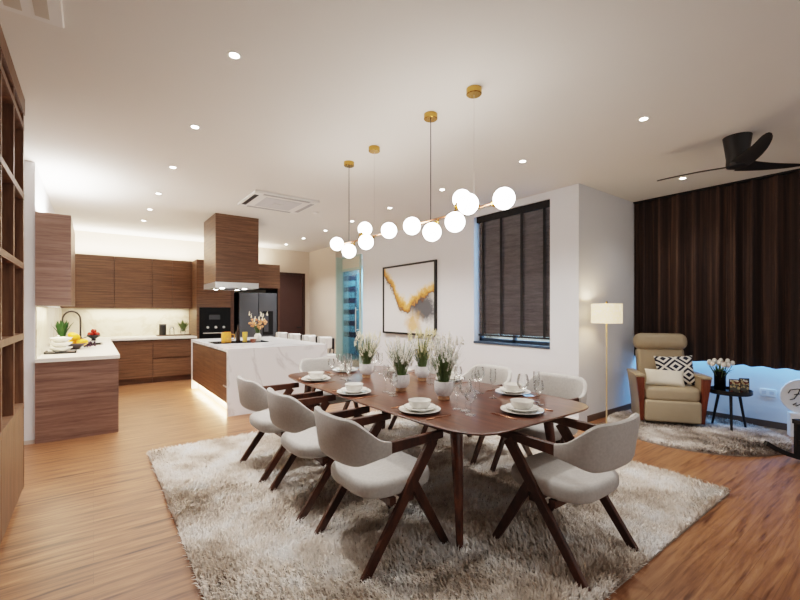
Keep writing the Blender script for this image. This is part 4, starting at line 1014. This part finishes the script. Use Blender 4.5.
rnd = random.Random(17)
for i in range(14):
    a = i * 2.4; r = 0.035 + 0.10 * sqrt(i / 14); z = 0.36 - 0.35 * r + rnd.uniform(-.015, .02)
    s_ = MB().tube([(0.02 * cos(a), 0.02 * sin(a), 0.1), (r * 0.7 * cos(a), r * 0.7 * sin(a), z * 0.75), (r * cos(a), r * sin(a), z - 0.012)], 0.0035, 6).build('stem', M['green'], tv)
    MB().lathe([(0, -0.02), (0.016, -0.015), (0.024, 0.005), (0.02, 0.03), (0.008, 0.04), (0, 0.038)], 12, (r * cos(a), r * sin(a), z)).build('tulip_head', M['petal_w'], s_)
def frame_art():
    m, nt, b = new_mat('small_picture_print')
    tc = nt.nodes.new('ShaderNodeTexCoord'); v = nt.nodes.new('ShaderNodeTexVoronoi'); v.inputs['Scale'].default_value = 48
    nt.links.new(tc.outputs['Object'], v.inputs['Vector'])
    r = nt.nodes.new('ShaderNodeValToRGB'); r.color_ramp.interpolation = 'CONSTANT'; e = r.color_ramp.elements
    e[0].color = rgb(40, 34, 32); e[1].position = 0.8; e[1].color = rgb(230, 220, 200)
    for p, c in ((0.3, rgb(196, 176, 130)), (0.5, rgb(96, 92, 84)), (0.65, rgb(110, 50, 40))): q = e.new(p); q.color = c
    nt.links.new(v.outputs['Color'], r.inputs['Fac']); nt.links.new(r.outputs['Color'], b.inputs['Base Color']); b.inputs['Roughness'].default_value = 0.3
    return m
fa = frame_art()
for i, (lx, ly, w_, h_, a, lb) in enumerate(((-0.02, -0.055, 0.11, 0.16, -62, 'upright picture card nearest the tulip vase on the side table'), (0.045, -0.125, 0.10, 0.175, -50, 'taller picture card with brown corner on the side table'))):
    t = thing('picture_card', lb, 'picture frame', (SX + lx, SY + ly, tz), radians(a), 'picture cards on the side table')
    MB().box(-w_ / 2, w_ / 2, -0.006, 0.006, 0, h_).build('frame', M['blackwood'], t)
    MB().box(-w_ / 2 + 0.008, w_ / 2 - 0.008, -0.008, -0.0061, 0.008, h_ - 0.008).build('print', fa, t)
    MB().box(-0.015, 0.015, 0.006, 0.05, 0.0, 0.012).build('stand', M['blackwood'], t)

# ------------------------------------------------------------------ floor lamp
LX, LY = 4.99, 2.46
fl = thing('floor_lamp', 'slim brass floor lamp with a glowing patterned drum shade against the alcove wall', 'lamp', (LX, LY, 0))
MB().lathe([(0, 0), (0.12, 0), (0.125, 0.008), (0.12, 0.02), (0.012, 0.026), (0, 0.026)], 32).build('base', M['brass'], fl)
MB().cyl((0, 0, 0.025), (0, 0, 1.5), 0.009, None, 12).build('pole', plain('pale_brass', rgb(222, 200, 160), 0.35, 0.6, noise=0.03), fl)
MB().lathe([(0.172, 1.265), (0.172, 1.5), (0.168, 1.5), (0.168, 1.265), (0.172, 1.265)], 48).build('lamp_shade', M['shade'], fl)
m = MB()
for k in range(3): a = 2 * pi * k / 3; m.cyl((0, 0, 1.49), (0.169 * cos(a), 0.169 * sin(a), 1.49), 0.003, None, 6)
m.build('shade_ring', M['brass'], fl)
MB().lathe([(0, 1.5), (0.012, 1.5), (0.014, 1.515), (0.008, 1.53), (0, 1.535)], 14).build('finial', M['brass'], fl)
MB().ball((0, 0.04, 1.39), 0.035, 16).build('bulb', emis('bulb_glow', (1, 0.8, 0.55, 1), 25), fl)

# ------------------------------------------------------------------ wall socket, rocking chair at the frame edge
so = thing('wall_socket', 'white double wall socket below the curtain near the rocking chair', 'socket', (XC, 1.28, 0.42))
MB().bevbox(-0.012, -0.001, -0.075, 0.075, -0.045, 0.045, 0.003, 1).build('plate', M['white_mat'], so)
MB().box(-0.0135, -0.0121, -0.055, -0.015, -0.02, 0.02).box(-0.0135, -0.0121, 0.015, 0.055, -0.02, 0.02).build('outlet_face', plain('socket_grey', rgb(206, 206, 208), 0.5, noise=0.02), so)
kx, ky = 5.27, 0.50
rk = thing('rocking_chair', 'black wooden rocking chair at the edge of the round rug', 'chair', (kx, ky, 0), radians(54))
for s_ in (-1, 1):
    pts = [(0.25 * s_, -0.50 + i * 0.1, 0.02 + 0.16 * ((-0.50 + i * 0.1) / 0.5) ** 2) for i in range(11)]
    m = MB()
    for p, q in zip(pts, pts[1:]): m.beam(p, q, 0.035, 0.04)
    m.build('runner', M['blackwood'], rk)
    MB().beam((0.25 * s_, 0.2, 0.055), (0.25 * s_, 0.2, 0.36), 0.035, 0.04).build('leg', M['blackwood'], rk)
    MB().beam((0.25 * s_, -0.2, 0.055), (0.25 * s_, -0.33, 1.05), 0.035, 0.04).build('leg', M['blackwood'], rk)
MB().box(-0.26, 0.26, -0.22, 0.24, 0.36, 0.40).build('seat', M['blackwood'], rk)
MB().box(-0.23, 0.23, 0.185, 0.215, 0.18, 0.21).build('stretcher', M['blackwood'], rk)
for i in range(6):
    x = -0.2 + 0.08 * i; MB().beam((x, -0.235, 0.4), (x, -0.33, 1.0), 0.03, 0.012).build('back_slat', M['blackwood'], rk)
MB().beam((-0.27, -0.34, 1.06), (0.27, -0.34, 1.06), 0.04, 0.08).build('top_rail', M['blackwood'], rk)
sg = thing('sign_board', 'round white board with black script lettering on a white stand by the wall', 'sign', (6.36, 0.945, 0), radians(-65))
MB().lathe([(0, -0.012), (0.192, -0.012), (0.197, -0.006), (0.197, 0.006), (0.192, 0.012), (0, 0.012)], 48, mat=Matrix.Translation((0, 0, 0.45)) @ Matrix.Rotation(pi / 2, 4, 'X')).build('board', M['white_mat'], sg)
MB().box(-0.12, 0.12, -0.05, 0.05, 0, 0.262).build('stand', M['white_mat'], sg)
m = MB()
for pts in ([(-0.13, 0.03), (-0.11, 0.07), (-0.05, 0.085), (0.04, 0.07), (0.12, 0.09)], [(-0.03, 0.08), (-0.045, 0.03), (-0.08, -0.03), (-0.115, -0.04)], [(-0.08, 0.02), (-0.03, 0.03), (0.0, 0.022)], [(0.01, 0.03), (0.0, -0.01), (0.03, 0.0), (0.05, 0.028), (0.045, -0.01), (0.08, 0.0)], [(-0.09, -0.10), (-0.06, -0.07), (-0.065, -0.11), (-0.02, -0.08), (0.05, -0.10)]):
    m.tube([(x, -0.0155, 0.45 + z) for x, z in pts], 0.005, 6)
m.build('script_lettering', M['black'], sg)

# ------------------------------------------------------------------ lights
def spot(x, y, e, ang=120, col=(1, 0.965, 0.93), r=0.05):
    d = bpy.data.lights.new('downlight_beam', 'SPOT'); d.energy = e; d.color = col; d.spot_size = radians(ang); d.spot_blend = 1.0; d.shadow_soft_size = r
    o = bpy.data.objects.new('downlight_beam', d); COL.objects.link(o); o.location = (x, y, H - 0.03); return o
def area(name, loc, rot, sx, sy, e, col):
    d = bpy.data.lights.new(name, 'AREA'); d.shape = 'RECTANGLE'; d.size = sx; d.size_y = sy; d.energy = e; d.color = col
    o = bpy.data.objects.new(name, d); COL.objects.link(o); o.location = loc; o.rotation_euler = rot; return o
def point(name, loc, e, col, r=0.05):
    d = bpy.data.lights.new(name, 'POINT'); d.energy = e; d.color = col; d.shadow_soft_size = r
    o = bpy.data.objects.new(name, d); COL.objects.link(o); o.location = loc; return o
for i, (x, y) in enumerate(dl): spot(x, y, (66 if i != 6 else 46) if i < 14 else 12)
warm = (1, 0.84, 0.62)
area('cove_light', (0.62, 9.98, 2.53), (pi, 0, 0), 2.2, 0.2, 22, (1, 0.9, 0.76))
area('cove_light', (2.6, 9.9, 2.53), (pi, 0, 0), 1.7, 0.2, 12, (1, 0.9, 0.76))
area('cove_light', (-0.36, 6.4, 2.50), (pi, 0, 0), 0.18, 1.1, 22, (1, 0.95, 0.9))
area('under_cabinet_light', (0.75, 10.0, 1.465), (0, 0, 0), 1.7, 0.12, 9, (1, 0.86, 0.6))
area('under_cabinet_light', (-0.36, 6.4, 1.455), (0, 0, 0), 0.12, 1.1, 6, (1, 0.86, 0.6))
area('plinth_light', (IX0 + 0.07, ym, 0.14), (0, radians(-35), 0), 0.03, 2.3, 24, (1, 0.72, 0.42))
point('lamp_bulb_light', (LX, LY + 0.04, 1.40), 9, (1, 0.82, 0.58), 0.04)
blue = (0.30, 0.58, 1.0)
area('window_glow', (6.46, 0.9, 0.90), (0, radians(25), 0), 0.10, 3.4, 13, (0.16, 0.46, 1.0))
area('window_glow', (5.3, (wy0 + wy1) / 2, 1.9), (0, radians(90), 0), 1.8, 1.2, 45, blue)
area('yard_fill_light', (6.0, 10.3, 2.85), (0, 0, 0), 1.2, 2.5, 210, (0.6, 0.84, 1.0))  # unseen area light added to brighten the yard backdrop in blue

W = bpy.data.worlds.new('World'); SC.world = W; W.use_nodes = True
bg = W.node_tree.nodes['Background']; bg.inputs[0].default_value = (1.0, 0.97, 0.94, 1); bg.inputs[1].default_value = 0.34

# ------------------------------------------------------------------ camera
cd = bpy.data.cameras.new('camera'); cam = bpy.data.objects.new('camera', cd); COL.objects.link(cam)
cam.location = (0, 0, 1.4); cam.rotation_euler = (radians(90), 0, radians(-36.9))
cd.sensor_width = 36; cd.lens = 408 / 800 * 36; cd.shift_y = 12 / 800; cd.clip_start = 0.02
SC.camera = cam
SC.view_settings.view_transform = 'Filmic'
SC.view_settings.look = 'Medium High Contrast'
SC.view_settings.exposure = 1.08
